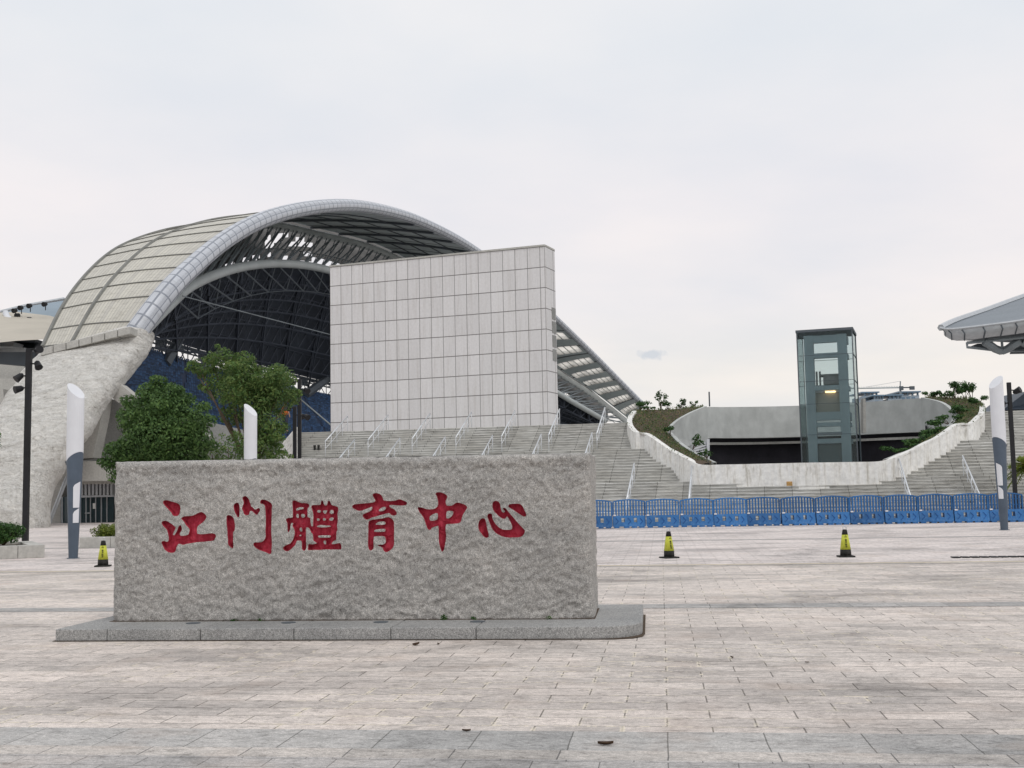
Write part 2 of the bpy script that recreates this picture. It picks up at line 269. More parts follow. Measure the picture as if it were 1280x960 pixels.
# ------------------------------------------------------------------ object helpers
def tag(o, label=None, cat=None, group=None, kind=None):
    if label: o['label'] = label
    if cat: o['category'] = cat
    if group: o['group'] = group
    if kind: o['kind'] = kind
    return o
def empty(name, loc=(0,0,0), rz=0, label=None, cat=None, group=None):
    o = bpy.data.objects.new(name, None); o.location = loc; o.rotation_euler = (0,0,rz); scene.collection.objects.link(o)
    return tag(o, label, cat, group)
def root_off(p):
    off = Vector((0,0,0))
    while p is not None: off += p.location; p = p.parent
    return off
class MB:
    def __init__(s): s.v = []; s.f = []; s.mi = []; s.uv = None
    def quad(s, a, b, c, d, mi=0):
        n = len(s.v); s.v += [Vector(a), Vector(b), Vector(c), Vector(d)]; s.f.append((n,n+1,n+2,n+3)); s.mi.append(mi)
    def hexa(s, p, mi=0):   # 8 points: bottom 4 ccw, top 4 ccw
        n = len(s.v); s.v += [Vector(q) for q in p]
        for f in ((3,2,1,0),(4,5,6,7),(0,1,5,4),(1,2,6,5),(2,3,7,6),(3,0,4,7)): s.f.append(tuple(n+i for i in f)); s.mi.append(mi)
        return s
    def box(s, x0, x1, y0, y1, z0, z1, mi=0):
        return s.hexa([(x0,y0,z0),(x1,y0,z0),(x1,y1,z0),(x0,y1,z0),(x0,y0,z1),(x1,y0,z1),(x1,y1,z1),(x0,y1,z1)], mi)
    def tube(s, pts, r, sides=8, cap=True, mi=0, uvs=False):
        pts = [Vector(p) for p in pts]; n0 = len(s.v); rr = r if isinstance(r, (list,tuple)) else [r]*len(pts)
        up = Vector((0,0,1)); prev = None
        for i, p in enumerate(pts):
            d = (pts[min(i+1,len(pts)-1)] - pts[max(i-1,0)]).normalized()
            if prev is None: a = d.orthogonal().normalized() if abs(d.z) > .95 else d.cross(up).normalized()
            else: a = (prev - d*prev.dot(d)).normalized()
            prev = a; b = d.cross(a)
            for k in range(sides):
                t = 2*math.pi*k/sides; s.v.append(p + (a*math.cos(t) + b*math.sin(t))*rr[i])
        for i in range(len(pts)-1):
            for k in range(sides):
                k2 = (k+1) % sides; s.f.append((n0+i*sides+k, n0+i*sides+k2, n0+(i+1)*sides+k2, n0+(i+1)*sides+k)); s.mi.append(mi)
        if cap:
            s.f.append(tuple(n0+k for k in range(sides))[::-1]); s.mi.append(mi); m_ = n0+(len(pts)-1)*sides; s.f.append(tuple(m_+k for k in range(sides))); s.mi.append(mi)
        return s
    def lathe(s, prof, c=(0,0,0), sides=16, mi=0):
        n0 = len(s.v)
        for r, z in prof:
            for k in range(sides):
                t = 2*math.pi*k/sides; s.v.append(Vector((c[0]+r*math.cos(t), c[1]+r*math.sin(t), c[2]+z)))
        for i in range(len(prof)-1):
            for k in range(sides):
                k2 = (k+1) % sides; s.f.append((n0+i*sides+k, n0+i*sides+k2, n0+(i+1)*sides+k2, n0+(i+1)*sides+k)); s.mi.append(mi)
        s.f.append(tuple(n0+k for k in range(sides))[::-1]); s.mi.append(mi); m_ = n0+(len(prof)-1)*sides; s.f.append(tuple(m_+k for k in range(sides))); s.mi.append(mi)
        return s
    def grid(s, rows, mi=0, closed=False):
        n0 = len(s.v); nc = len(rows[0])
        for r in rows: s.v += [Vector(p) for p in r]
        for i in range(len(rows)-1):
            for j in range(nc if closed else nc-1):
                j2 = (j+1) % nc; s.f.append((n0+i*nc+j, n0+i*nc+j2, n0+(i+1)*nc+j2, n0+(i+1)*nc+j)); s.mi.append(mi)
        return s
    def slab(s, quad4, off, mi=0):   # 4 front points and an offset vector -> closed prism
        q = [Vector(p) for p in quad4]; o = Vector(off)
        return s.prism(q, o, mi)
    def prism(s, poly, off, mi=0):
        n = len(s.v); k = len(poly); off = Vector(off)
        s.v += [Vector(p) for p in poly] + [Vector(p)+off for p in poly]
        s.f.append(tuple(range(n, n+k))); s.mi.append(mi); s.f.append(tuple(range(n+2*k-1, n+k-1, -1))); s.mi.append(mi)
        for i in range(k):
            j = (i+1) % k; s.f.append((n+i, n+k+i, n+k+j, n+j)); s.mi.append(mi)
        return s
    def build(s, name, mats, parent=None, world=True, smooth=False, bevel=0, base=None, recalc=True):
        if not isinstance(mats, (list,tuple)): mats = [mats]
        off = Vector((0,0,0)); loc = Vector((0,0,0))
        if parent is not None: off = root_off(parent) if world else off
        elif world and s.v:
            if base is None:
                xs = [v.x for v in s.v]; ys = [v.y for v in s.v]; zs = [v.z for v in s.v]
                base = Vector(((min(xs)+max(xs))/2, (min(ys)+max(ys))/2, min(zs)))
            off = Vector(base); loc = Vector(base)
        me = bpy.data.meshes.new(name); me.from_pydata([tuple(v-off) for v in s.v], [], s.f)
        for m_ in mats: me.materials.append(m_)
        if any(s.mi): me.polygons.foreach_set('material_index', s.mi)
        if s.uv:
            ul = me.uv_layers.new(name='UVMap'); 
            for p in me.polygons:
                for li in p.loop_indices: ul.data[li].uv = s.uv[me.loops[li].vertex_index]
        if recalc:
            bm = bmesh.new(); bm.from_mesh(me); bmesh.ops.recalc_face_normals(bm, faces=bm.faces); bm.to_mesh(me); bm.free()
        if smooth: me.polygons.foreach_set('use_smooth', [True]*len(me.polygons))
        me.update()
        o = bpy.data.objects.new(name, me); scene.collection.objects.link(o); o.location = loc
        if parent is not None: o.parent = parent
        if bevel:
            b = o.modifiers.new('bevel', 'BEVEL'); b.width = bevel; b.segments = 2; b.limit_method = 'ANGLE'; b.angle_limit = R(40)
        return o
def copy_tree(o, parent=None):
    c = o.copy(); scene.collection.objects.link(c)
    if parent is not None: c.parent = parent
    for ch in list(o.children): copy_tree(ch, c)
    return c
def catmull(P, n, closed=False):
    P = [tuple(p) for p in P]; out = []; m_ = len(P)
    segs = m_ if closed else m_-1
    for i in range(segs):
        if closed: p0, p1, p2, p3 = P[(i-1)%m_], P[i], P[(i+1)%m_], P[(i+2)%m_]
        else: p0, p1, p2, p3 = P[max(i-1,0)], P[i], P[i+1], P[min(i+2,m_-1)]
        for k in range(n):
            t = k/n; out.append(tuple(.5*((2*b)+(-a+c)*t+(2*a-5*b+4*c-d)*t*t+(-a+3*b-3*c+d)*t**3) for a, b, c, d in zip(p0,p1,p2,p3)))
    if not closed: out.append(P[-1])
    return out
def resample(P, n):
    P = [Vector(p) for p in P]; d = [0]
    for a, b in zip(P, P[1:]): d.append(d[-1]+(b-a).length)
    out = []; j = 0
    for k in range(n):
        t = d[-1]*k/(n-1)
        while j < len(P)-2 and d[j+1] < t: j += 1
        q = (t-d[j])/max(1e-9, d[j+1]-d[j]); out.append(P[j].lerp(P[j+1], min(1,q)))
    return out
def leaf_mesh(name, pts, nrm, size, mat, parent=None, aspect=.5, base=None, world=True):
    """pts (n,3): one folded leaf of two triangles around each point"""
    n = len(pts); pts = np.asarray(pts, float); nrm = np.asarray(nrm, float) + rng.normal(0, .55, (n,3)); nrm /= np.linalg.norm(nrm, axis=1)[:,None]
    t = rng.normal(0, 1, (n,3)); a = np.cross(nrm, t); a /= np.linalg.norm(a, axis=1)[:,None]; b = np.cross(nrm, a)
    s = size*rng.uniform(.6, 1.35, (n,1))
    V = np.stack([pts-a*s, pts-b*s*aspect+nrm*s*.12, pts+a*s, pts+b*s*aspect+nrm*s*.12], 1).reshape(-1,3)
    off = np.array(root_off(parent) if parent is not None else (base if base is not None else (0,0,0)), float)
    if world: V = V - off
    idx = np.arange(n)*4; Fc = np.stack([idx, idx+1, idx+2, idx+3], 1)
    me = bpy.data.meshes.new(name); me.vertices.add(4*n); me.vertices.foreach_set('co', V.ravel()); me.loops.add(4*n); me.loops.foreach_set('vertex_index', Fc.ravel())
    me.polygons.add(n); me.polygons.foreach_set('loop_start', idx); me.polygons.foreach_set('loop_total', np.full(n,4)); me.update(calc_edges=True); me.validate()
    me.materials.append(mat); o = bpy.data.objects.new(name, me); scene.collection.objects.link(o)
    if parent is not None: o.parent = parent
    elif base is not None: o.location = base
    return o
def crown_points(blobs, per, shell=.35):
    """blobs: (centre, radii); leaves spread through an uneven outer shell of each"""
    P = []; Nn = []
    for c, r in blobs:
        k = max(8, int(per*(r[0]*r[2])**.9)); d = rng.normal(0,1,(k,3)); d /= np.linalg.norm(d, axis=1)[:,None]
        rad = 1 - shell*rng.random(k)**1.5
        P.append(np.array(c) + d*np.array(r)*rad[:,None]); Nn.append(d)
    return np.concatenate(P), np.concatenate(Nn)
ORD = ['first','second','third','fourth','fifth','sixth','seventh','eighth','ninth','tenth','eleventh','twelfth','thirteenth','fourteenth','fifteenth','sixteenth','seventeenth']
# ------------------------------------------------------------------ plaza
PA = R(7.2)
def sheet(name, mat, y0, y1, z, x0=-60, x1=60):
    mb = MB(); mb.quad((x0,y0,z),(x1,y0,z),(x1,y1,z),(x0,y1,z)); o = mb.build(name, MT[mat], world=False); o.rotation_euler = (0,0,-PA); return tag(o, kind='structure')
g = MB(); g.quad((-3000,-200,-.02),(3000,-200,-.02),(3000,6000,-.02),(-3000,6000,-.02)); tag(g.build('ground', MT['ground'], world=False), kind='structure')
sheet('plaza_paving', 'pave', -3, 24.6, 0)
sheet('plaza_paving_far', 'pave_far', 24.6, 120, 0, -90, 70)
sheet('paving_band', 'band2', -3, 7.08, .004)
sheet('paving_strip', 'strip', 7.08, 7.33, .004)
sheet('paving_band', 'band', 7.33, 7.9, .004)
sheet('paving_band', 'band', 16.0, 16.55, .004)
sheet('paving_strip', 'strip', 24.6, 24.9, .004)
sheet('paving_band', 'band2', 36.6, 37.1, .004)
m = weathered('yellowish_drain_strip', (.50,.43,.30), .2, 2, .8, 10); 
mb = MB(); mb.quad((-60,24.9,.004),(60,24.9,.004),(60,25.1,.004),(-60,25.1,.004)); o = mb.build('paving_strip', m, world=False); o.rotation_euler = (0,0,-PA); tag(o, kind='structure')
pu = Vector((math.cos(PA),-math.sin(PA),0)); pv = Vector((math.sin(PA),math.cos(PA),0))
dg = MB(); p = ground(1192,697.8)
for k in range(22):
    q = p + pu*k*.2; dg.slab([q+Vector((0,0,.006)), q+pu*.15+Vector((0,0,.006)), q+pu*.15+pv*.28+Vector((0,0,.006)), q+pv*.28+Vector((0,0,.006))], (0,0,.02))
tag(dg.build('drain_grate', MT['black']), 'long dark drain grating set in the plaza near the right edge', 'drain grate')
# ------------------------------------------------------------------ inscribed stone
SA = R(6.6); su = Vector((math.cos(SA),-math.sin(SA),0)); sv = Vector((math.sin(SA),math.cos(SA),0))
PH = .14
S0 = ground(137.5, 777, PH); 
def on_face(x, y):      # pixel -> (s, z) on the stone's front plane
    d = ray(x, y); o_ = Vector((0,0,EYE)); t = (S0-o_).dot(sv)/d.dot(sv); p = o_+d*t; return ((p-S0).dot(su), p.z)
sW = on_face(741, 700)[0]; zT0 = on_face(141, 577)[1]; zT1 = on_face(736, 566)[1]
TH = 1.15
GL = {}
GL[0] = ((195,615), [[(100,165),(105,135),(150,122),(230,145),(300,165),(340,200),(358,260),(350,320),(320,355),(285,362),(250,350),(225,315),(190,275),(150,225),(115,190)],
 [(80,465),(95,438),(135,430),(190,455),(250,490),(290,525),(285,560),(262,600),(255,640),(275,645),(300,600),(330,535),(358,495),(378,520),(382,575),(362,610),(368,650),(420,655),(480,640),(498,600),(492,550),(450,500),(410,440),(378,400),(395,375),(440,362),(510,360),(570,345),(620,315),(660,300),(700,310),(735,345),(742,385),(720,430),(670,475),(620,515),(608,560),(610,620),(640,632),(720,632),(800,620),(860,622),(888,650),(880,700),(850,730),(780,740),(700,748),(600,755),(520,768),(450,780),(400,795),(350,780),(325,785),(300,840),(265,900),(230,915),(180,905),(130,865),(95,810),(78,765),(90,740),(120,735),(160,748),(185,720),(185,660),(170,600),(150,555),(110,510)]])
GL[1] = ((275,615), [[(85,375),(105,348),(140,350),(185,378),(212,430),(215,520),(212,580),(192,610),(192,700),(192,790),(188,840),(165,838),(135,815),(118,760),(108,650),(100,540),(95,440)],
 [(200,210),(215,175),(250,158),(280,175),(290,220),(290,300),(290,360),(275,378),(250,370),(228,330),(210,270)],
 [(328,95),(345,70),(380,62),(415,85),(440,130),(448,180),(455,215),(490,235),(520,262),(550,255),(575,240),(598,250),(600,275),(580,310),(565,335),(545,342),(520,320),(490,290),(450,285),(440,310),(430,340),(395,348),(360,335),(345,290),(328,250),(335,215),(348,180),(345,125)],
 [(602,150),(610,120),(650,112),(710,130),(760,165),(780,200),(770,250),(768,400),(766,600),(768,800),(765,890),(755,925),(730,928),(680,905),(620,885),(560,860),(515,825),(498,790),(508,762),(540,755),(600,755),(640,738),(668,705),(682,650),(682,500),(680,350),(680,250),(675,205),(640,180),(608,175)]])
GL[2] = ((350,615), [[(180,150),(190,128),(220,125),(260,145),(320,165),(400,170),(432,195),(430,225),(412,255),(410,320),(412,375),(448,390),(455,440),(460,500),(468,517),(490,510),(495,470),(492,380),(488,290),(468,240),(470,205),(500,195),(560,195),(605,190),(612,145),(628,122),(648,145),(662,195),(700,198),(708,145),(725,128),(745,150),(760,190),(800,205),(850,220),(872,250),(868,285),(855,330),(860,400),(860,440),(850,500),(858,560),(845,600),(838,660),(838,715),(800,735),(770,765),(780,785),(840,775),(895,765),(912,790),(915,840),(905,862),(830,865),(700,862),(600,868),(520,870),(440,872),(415,860),(410,820),(425,785),(480,785),(540,775),(535,755),(500,735),(492,700),(490,640),(455,590),(430,545),(400,530),(382,560),(385,640),(385,740),(388,830),(375,875),(345,880),(325,850),(325,800),(322,735),(290,730),(250,735),(225,790),(180,840),(125,885),(80,885),(45,860),(45,830),(80,800),(150,770),(190,700),(210,640),(205,560),(195,530),(178,510),(190,472),(165,465),(150,510),(148,560),(122,605),(108,570),(105,470),(88,430),(85,405),(120,388),(180,385),(188,330),(185,250)],
 [(245,280),(240,255),(275,232),(345,230),(348,255),(300,262),(262,278)],[(240,345),(255,325),(272,340),(275,375),(258,392),(240,375)],[(312,345),(335,328),(365,335),(372,365),(350,385),(318,378)],[(290,545),(305,533),(322,545),(322,590),(290,590)],[(290,645),(315,642),(312,660),(288,660)],
 [(552,285),(580,268),(610,285),(600,308),(565,310)],[(648,280),(695,275),(695,305),(670,330),(648,305)],[(742,285),(770,268),(798,285),(795,320),(765,332),(742,315)],[(552,400),(575,395),(592,412),(575,432),(552,425)],[(642,400),(665,390),(688,410),(670,428),(642,425)],[(738,400),(775,380),(800,400),(780,430),(740,425)],
 [(548,515),(600,495),(660,500),(750,505),(755,520),(680,530),(590,530)],[(565,660),(600,652),(745,650),(755,665),(740,682),(590,685),(568,678)],[(648,735),(680,732),(688,770),(670,788),(648,770)]])
GL[3] = ((435,610), [[(58,270),(90,245),(200,235),(330,222),(395,205),(400,180),(370,130),(370,90),(410,75),(470,88),(510,130),(528,185),(620,195),(700,190),(760,168),(820,185),(875,215),(872,250),(840,262),(750,262),(640,255),(612,270),(640,300),(690,320),(725,370),(718,405),(680,415),(640,400),(608,375),(520,398),(420,425),(350,445),(320,462),(270,475),(232,450),(215,415),(235,390),(300,362),(350,330),(358,285),(330,290),(240,325),(170,345),(110,325),(65,295)],
 [(455,345),(470,315),(520,285),(560,285),(565,305),(540,335),(490,350)],
 [(300,520),(325,488),(400,470),(500,458),(600,437),(650,460),(685,510),(688,620),(686,750),(684,860),(650,920),(600,955),(560,960),(530,935),(520,900),(490,880),(448,865),(455,850),(520,848),(555,825),(560,790),(550,735),(500,722),(400,725),(380,750),(380,850),(375,910),(340,938),(310,915),(298,860),(298,750),(300,620)],
 [(408,545),(440,515),(500,503),(550,510),(555,540),(520,552),(440,552)],[(390,640),(420,622),(540,612),(558,630),(545,655),(440,660),(395,655)]])
GL[4] = ((515,610), [[(75,300),(90,288),(150,295),(220,318),(310,318),(365,295),(388,260),(388,200),(375,130),(350,90),(375,65),(430,65),(490,88),(525,120),(522,160),(505,190),(508,240),(530,268),(600,262),(640,232),(680,218),(740,232),(800,255),(825,290),(810,325),(770,390),(740,460),(720,520),(640,535),(560,540),(510,548),(505,600),(508,700),(502,800),(490,870),(475,930),(455,955),(435,940),(420,880),(402,800),(398,700),(398,575),(370,572),(300,595),(280,625),(245,625),(220,580),(200,520),(165,440),(110,360)],
 [(262,440),(285,410),(350,378),(385,385),(388,440),(370,475),(310,492),(270,485)],[(515,355),(560,345),(612,350),(615,385),(590,425),(550,455),(515,450)]])
GL[5] = ((590,610), [[(90,560),(100,500),(135,460),(175,455),(200,480),(215,540),(225,610),(248,680),(248,735),(220,748),(180,735),(140,680),(105,630)],
 [(302,250),(315,210),(350,192),(395,205),(418,245),(430,310),(445,355),(470,370),(490,345),(462,320),(465,300),(495,300),(530,340),(580,400),(650,480),(720,560),(760,605),(792,635),(788,670),(760,715),(710,738),(620,742),(520,742),(430,718),(350,670),(300,610),(270,540),(235,450),(230,410),(250,385),(285,385),(300,410),(310,470),(350,540),(400,590),(460,622),(540,628),(590,620),(600,580),(580,520),(540,455),(520,425),(500,455),(465,462),(420,440),(360,385),(315,330)],
 [(542,268),(565,242),(640,235),(710,238),(755,270),(790,340),(815,400),(800,428),(770,425),(700,385),(620,330),(560,295)]])
glyphs = []
for k in range(6):
    (ox, oy), loops = GL[k]; L2 = []
    for lp in loops:
        sm = catmull(lp, 2, True); L2.append([on_face(ox+x/12, oy+y/12) for x, y in sm])
    xs = [p[0] for l in L2 for p in l]; zs = [p[1] for l in L2 for p in l]
    glyphs.append((L2, min(xs)-.01, max(xs)+.01, min(zs)-.01, max(zs)+.01))
def in_glyph(x, z):
    for k, (L2, x0, x1, z0, z1) in enumerate(glyphs):
        if x0 < x < x1 and z0 < z < z1:
            c = False
            for l in L2:
                j = len(l)-1
                for i in range(len(l)):
                    xi, zi = l[i]; xj, zj = l[j]
                    if (zi > z) != (zj > z) and x < (xj-xi)*(z-zi)/(zj-zi)+xi: c = not c
                    j = i
            if c: return k
    return -1
def ztop(s): return zT0 + (zT1-zT0)*s/sW
RB = .095
def sdisp(s, z):        # setback of the split face from its plane
    t_ = ztop(s); e = min(s, sW-s, t_-z)
    rb = RB; d = 0
    if e < rb: q = rb-max(e,0); d = (rb - math.sqrt(max(0, rb*rb-q*q)))
    P = Vector((s, z, 0))
    n = noise.fractal(P*1.3, 1.0, 2.0, 3)*.016 + noise.fractal(P*9, .8, 2.1, 5)*.014 + noise.turbulence(Vector((s*6+z*2, z*8-s*3, 4)), 5, True)*.030
    band = max(0, 1-abs((t_-z)-.15)/.11); n += noise.turbulence(P*13, 4, True)*(.008+.026*band) + band*.012
    return d + n
step = .0165; pts = []; edges = []
nx = int(sW/step); nzr = 112
border = []
for i in range(nx+1): border.append((sW*i/nx, PH))
for j in range(1, nzr+1): border.append((sW, PH+(ztop(sW)-PH)*j/nzr))
for i in range(nx-1, -1, -1): border.append((sW*i/nx, ztop(sW*i/nx)))
for j in range(nzr-1, 0, -1): border.append((0, PH+(ztop(0)-PH)*j/nzr))
nb_ = len(border); pts += border
glyph_edges = []
for L2, *_ in glyphs:
    for l in L2:
        n0 = len(pts); pts += l
        for i in range(len(l)): glyph_edges.append((n0+i, n0+(i+1) % len(l)))
gnum = len(pts)
gset = np.array(pts[nb_:gnum])
for i in range(1, nx):
    for j in range(1, nzr):
        s_ = sW*i/nx + random.uniform(-.003,.003); z_ = PH+(ztop(s_)-PH)*j/nzr + random.uniform(-.003,.003)
        near = any(g_[1] < s_ < g_[2] and g_[3] < z_ < g_[4] for g_ in glyphs)
        if near and (np.min((gset[:,0]-s_)**2+(gset[:,1]-z_)**2) < .006**2): continue
        pts.append((s_, z_))
res = delaunay_2d_cdt([Vector(p) for p in pts], glyph_edges, [], 0, 1e-5)
V2, _, F2, OV = res[0], res[1], res[2], res[3]
stone_root = empty('inscribed_stone', S0 + su*(sW/2) + sv*.55, 0, 'long rough grey granite block carved with six large red characters', 'monument stone')
stone_root.location.z = 0
body = MB(); chars = [MB() for _ in range(6)]
disp = [sdisp(v.x, v.y) for v in V2]
W3 = [S0 + su*v.x + sv*d + Vector((0,0,v.y-S0.z)) for v, d in zip(V2, disp)]
body.v = list(W3)
fk = []
for f in F2:
    cx = sum(V2[i].x for i in f)/len(f); cz = sum(V2[i].y for i in f)/len(f); fk.append(in_glyph(cx, cz))
FL = .085
for f, k in zip(F2, fk):
    if k < 0: body.f.append(tuple(f)); body.mi.append(0)
    else:
        c = chars[k]; n = len(c.v)
        for i in f:
            P = Vector((V2[i].x, V2[i].y, 3)); c.v.append(W3[i] + sv*(FL + noise.noise(P*18)*.004))
        c.f.append(tuple(range(n, n+len(f)))); c.mi.append(0)
ed = {}
for f, k in zip(F2, fk):
    for a, b in zip(f, list(f[1:])+[f[0]]): ed.setdefault((min(a,b),max(a,b)), []).append((k,a,b))
for (a, b), lst in ed.items():
    ks = [q[0] for q in lst]
    if len(ks) == 2 and (ks[0] < 0) != (ks[1] < 0):
        k = max(ks); c = chars[k]; P1 = Vector((V2[a].x, V2[a].y, 3)); P2 = Vector((V2[b].x, V2[b].y, 3))
        c.quad(W3[a], W3[b], W3[b]+sv*(FL+noise.noise(P2*18)*.004), W3[a]+sv*(FL+noise.noise(P1*18)*.004))
# sides, top and back of the block: border ring pushed back
oi = {}
for new, lst in enumerate(OV):
    for q in lst: oi[q] = new
ring = [oi[i] for i in range(nb_)]
prev = ring; NS = 34
for k in range(1, NS+1):
    dd = TH*k/NS; n0 = len(body.v)
    for i in range(nb_):
        s_, z_ = border[i]; P = Vector((s_, z_, dd))
        q = noise.turbulence(P*6, 4, True)*.022 + noise.fractal(P*1.4, 1, 2, 3)*.012
        os = -q if s_ >= sW-1e-6 else (q if s_ <= 1e-6 else 0); oz = -q if z_ >= ztop(s_)-1e-6 else 0
        if k == NS: os *= 1
        body.v.append(S0 + su*(s_+os*min(1,k/3)) + sv*(disp[ring[i]] + dd) + Vector((0,0,z_+oz*min(1,k/3)-S0.z)))
    cur = [n0+i for i in range(nb_)]
    for i in range(nb_):
        j = (i+1) % nb_; body.f.append((prev[i], prev[j], cur[j], cur[i])); body.mi.append(0)
    prev = cur
body.f.append(tuple(prev[::-1])); body.mi.append(0)
bo = body.build('stone_block', MT['stone'], stone_root, recalc=False, smooth=True)
bm = bmesh.new(); bm.from_mesh(bo.data); bmesh.ops.recalc_face_normals(bm, faces=bm.faces); bmesh.ops.delete(bm, geom=[v for v in bm.verts if not v.link_faces], context='VERTS'); bm.to_mesh(bo.data); bm.free()
for k, lab in enumerate(['red carved character of water, first from the left','red carved gate character','red carved character of many strokes','red carved fourth character with moon below','red carved upright character through a box','red carved last character of curved strokes']):
    o = chars[k].build('carved_character', MT['red'], stone_root); tag(o, lab)
# plinth
pl_root = empty('stone_plinth', stone_root.location, 0, 'low grey granite plinth of joined slabs under the inscribed stone', 'plinth')
mgL, mgR, mgF, mgB = .30, .55, .74, .5
def plp(s, w_, z): return S0 + su*s + sv*w_ + Vector((0,0,z-S0.z))
xs_ = [-mgL, 0.30, 1.42, 2.50, 3.48, 4.52]; tot = sW+mgR
cuts = [-mgL] + [q for q in (.32,1.42,2.50,3.6,4.55) ] + [tot]
for i in range(len(cuts)-1):
    a, b = cuts[i]+.003, cuts[i+1]-.003
    poly = []
    if i == len(cuts)-2:
        rr = .5; poly = [(a,-mgF)] + [(b-rr+rr*math.sin(q), -mgF+rr-rr*math.cos(q)) for q in [math.pi/2*k/8 for k in range(9)]] + [(b,TH+mgB),(a,TH+mgB)]
    else: poly = [(a,-mgF),(b,-mgF),(b,TH+mgB),(a,TH+mgB)]
    mb = MB(); mb.prism([plp(s, w_, 0) for s, w_ in poly], (0,0,PH-.002)); mb.build('plinth_slab', MT['plinth'], pl_root, bevel=.012)
for k, px in enumerate((250, 368, 482, 601)):
    P = ground(px, 776.5-k*.9, PH); P = S0 + su*((P-S0).dot(su)) + sv*(-.22); P.z = PH-.002
    mb = MB(); mb.lathe([(.085,0),(.085,.006),(.07,.008),(.0,.008)], P, 20); o = mb.build('ground_light', MT['steel_dark'])
    tag(o, ['round flush lamp in the plinth, leftmost of four','round flush lamp in the plinth, second from the left','round flush lamp in the plinth under the fifth character','round flush lamp in the plinth, rightmost of four'][k], 'ground light', 'flush lamps in the plinth')
jm = MB(); jm.prism([plp(s, w_, .006) for s, w_ in ((-mgL-.025,-mgF-.025),(sW+mgR-.3,-mgF-.025),(sW+mgR-.1,-mgF+.05),(sW+mgR+.0,-mgF+.2),(sW+mgR+.025,-mgF+.4),(sW+mgR+.025,TH+mgB+.025),(-mgL-.025,TH+mgB+.025))], (0,0,.002)); jm.build('plinth_foot_shade', MT['soil'], pl_root)  # thin dark sheet, a painted contact shadow where plinth meets paving
jm = MB(); jm.prism([plp(s, w_, PH-.002) for s, w_ in ((-.01,-.0),(.04,-.012),(sW-.04,-.012),(sW+.01,.0),(sW+.01,TH+.04),(-.01,TH+.04))], (0,0,.004)); jm.build('stone_foot_shade', MT['soil'], pl_root)  # dark rim painted in as contact shadow between stone and plinth
# weeds at the foot of the stone, leaves on the paving
def tuft(P, h, n, mat, spread=.06):
    p = []; nn = []
    for i in range(n):
        a = random.uniform(0, 6.28); r_ = random.random()*spread; p.append((P.x+math.cos(a)*r_, P.y+math.sin(a)*r_*.6, P.z+random.random()*h)); nn.append((math.cos(a),math.sin(a),.3))
    return p, nn
for k, (px, py, h) in enumerate(((290,777,.02),(323,777,.025),(559,772.5,.06),(593,773,.03),(688,771,.035))):
    P = ground(px, py, PH); P = S0+su*((P-S0).dot(su)) - sv*.025; P.z = PH
    p, nn = tuft(P, h, 60, None, .05); o = leaf_mesh('weed', p[:(60 if k == 2 else 22)], nn[:(60 if k == 2 else 22)], .014, MT['leaf_plant'], base=P)
    tag(o, ['tiny brown weed at the foot of the stone under its first character','small weed under the gap before the third character','green weed tuft, largest along the foot of the stone','faint weed right of the green tuft at the stone foot','tiny weed near the right end of the stone foot'][k], 'weed', 'weeds at the foot of the stone')
MT['dead_leaf'] = weathered('dead_leaf', (.06,.035,.02), .3, 20, .8)
for k, (px, py, s_) in enumerate(((757,932,.05),(520,807,.06),(548,806,.03),(583,915,.03),(1112,826,.02),(915,823,.03),(1009,829,.02))):
    P = ground(px, py); mb = MB(); rows = []
    for i in range(6):
        a = i/5*2-1; wd = (1-a*a)*.45+.02; rows.append([(P.x+a*s_*math.cos(k)-j*wd*s_*math.sin(k), P.y+a*s_*math.sin(k)+j*wd*s_*math.cos(k), P.z+.006+.25*s_*(abs(j)*1.2+a*a*.6)) for j in (-1,-.5,0,.5,1)])
    mb.grid(rows); o = mb.build('fallen_leaf', MT['dead_leaf']); so_ = o.modifiers.new('solid','SOLIDIFY'); so_.thickness = .002
    tag(o, ['curled dark dead leaf at the bottom of the photo right of centre','largest dry leaf on the paving in front of the plinth','small dry leaf beside the larger one before the plinth','small dark leaf on the grey paving band','tiny dry leaf far right on the beige paving','brown leaf on the paving right of the plinth corner','tiny dead leaf right of the plinth, middle of the paving'][k], 'leaf', 'dead leaves on the plaza')
# ------------------------------------------------------------------ grand stairs
TA = R(12); tu = Vector((math.cos(TA),-math.sin(TA),0)); tv = Vector((math.sin(TA),math.cos(TA),0)); TO = Vector((0,53.5,0))
def st(s, w_, z=0): return TO + tu*s + tv*w_ + Vector((0,0,z))
def sw(P): q = Vector(P)-TO; return q.dot(tu), q.dot(tv)
TR = .312; RI = .15
rows = []; wv_ = 0; z_ = 0; flights = []
for fi, n in enumerate((13,12,11)):
    start = wv_; z0 = z_
    for i in range(n):
        z_ += RI; rows.append([wv_, wv_+TR, z_, fi]); wv_ += TR
    flights.append((start, wv_, z0, z_))
    if fi < 2: rows[-1][1] += 1.18; wv_ += 1.18
WTOP = wv_; ZTOP = z_
def env(w_):
    if w_ < 0: return 0
    for a, b, z0, z1 in flights:
        if w_ < a: return z0
        if w_ < b: return z0 + (z1-z0)*(w_-a)/(b-a)
    return ZTOP
def stair_hit(x, y, fallback):
    D = 44.0
    while D < 76:
        P = at(x, y, D); w_ = sw(P)[1]
        if w_ > 0 and w_ < WTOP and P.z <= env(w_): return D
        D += .03
    return fallback
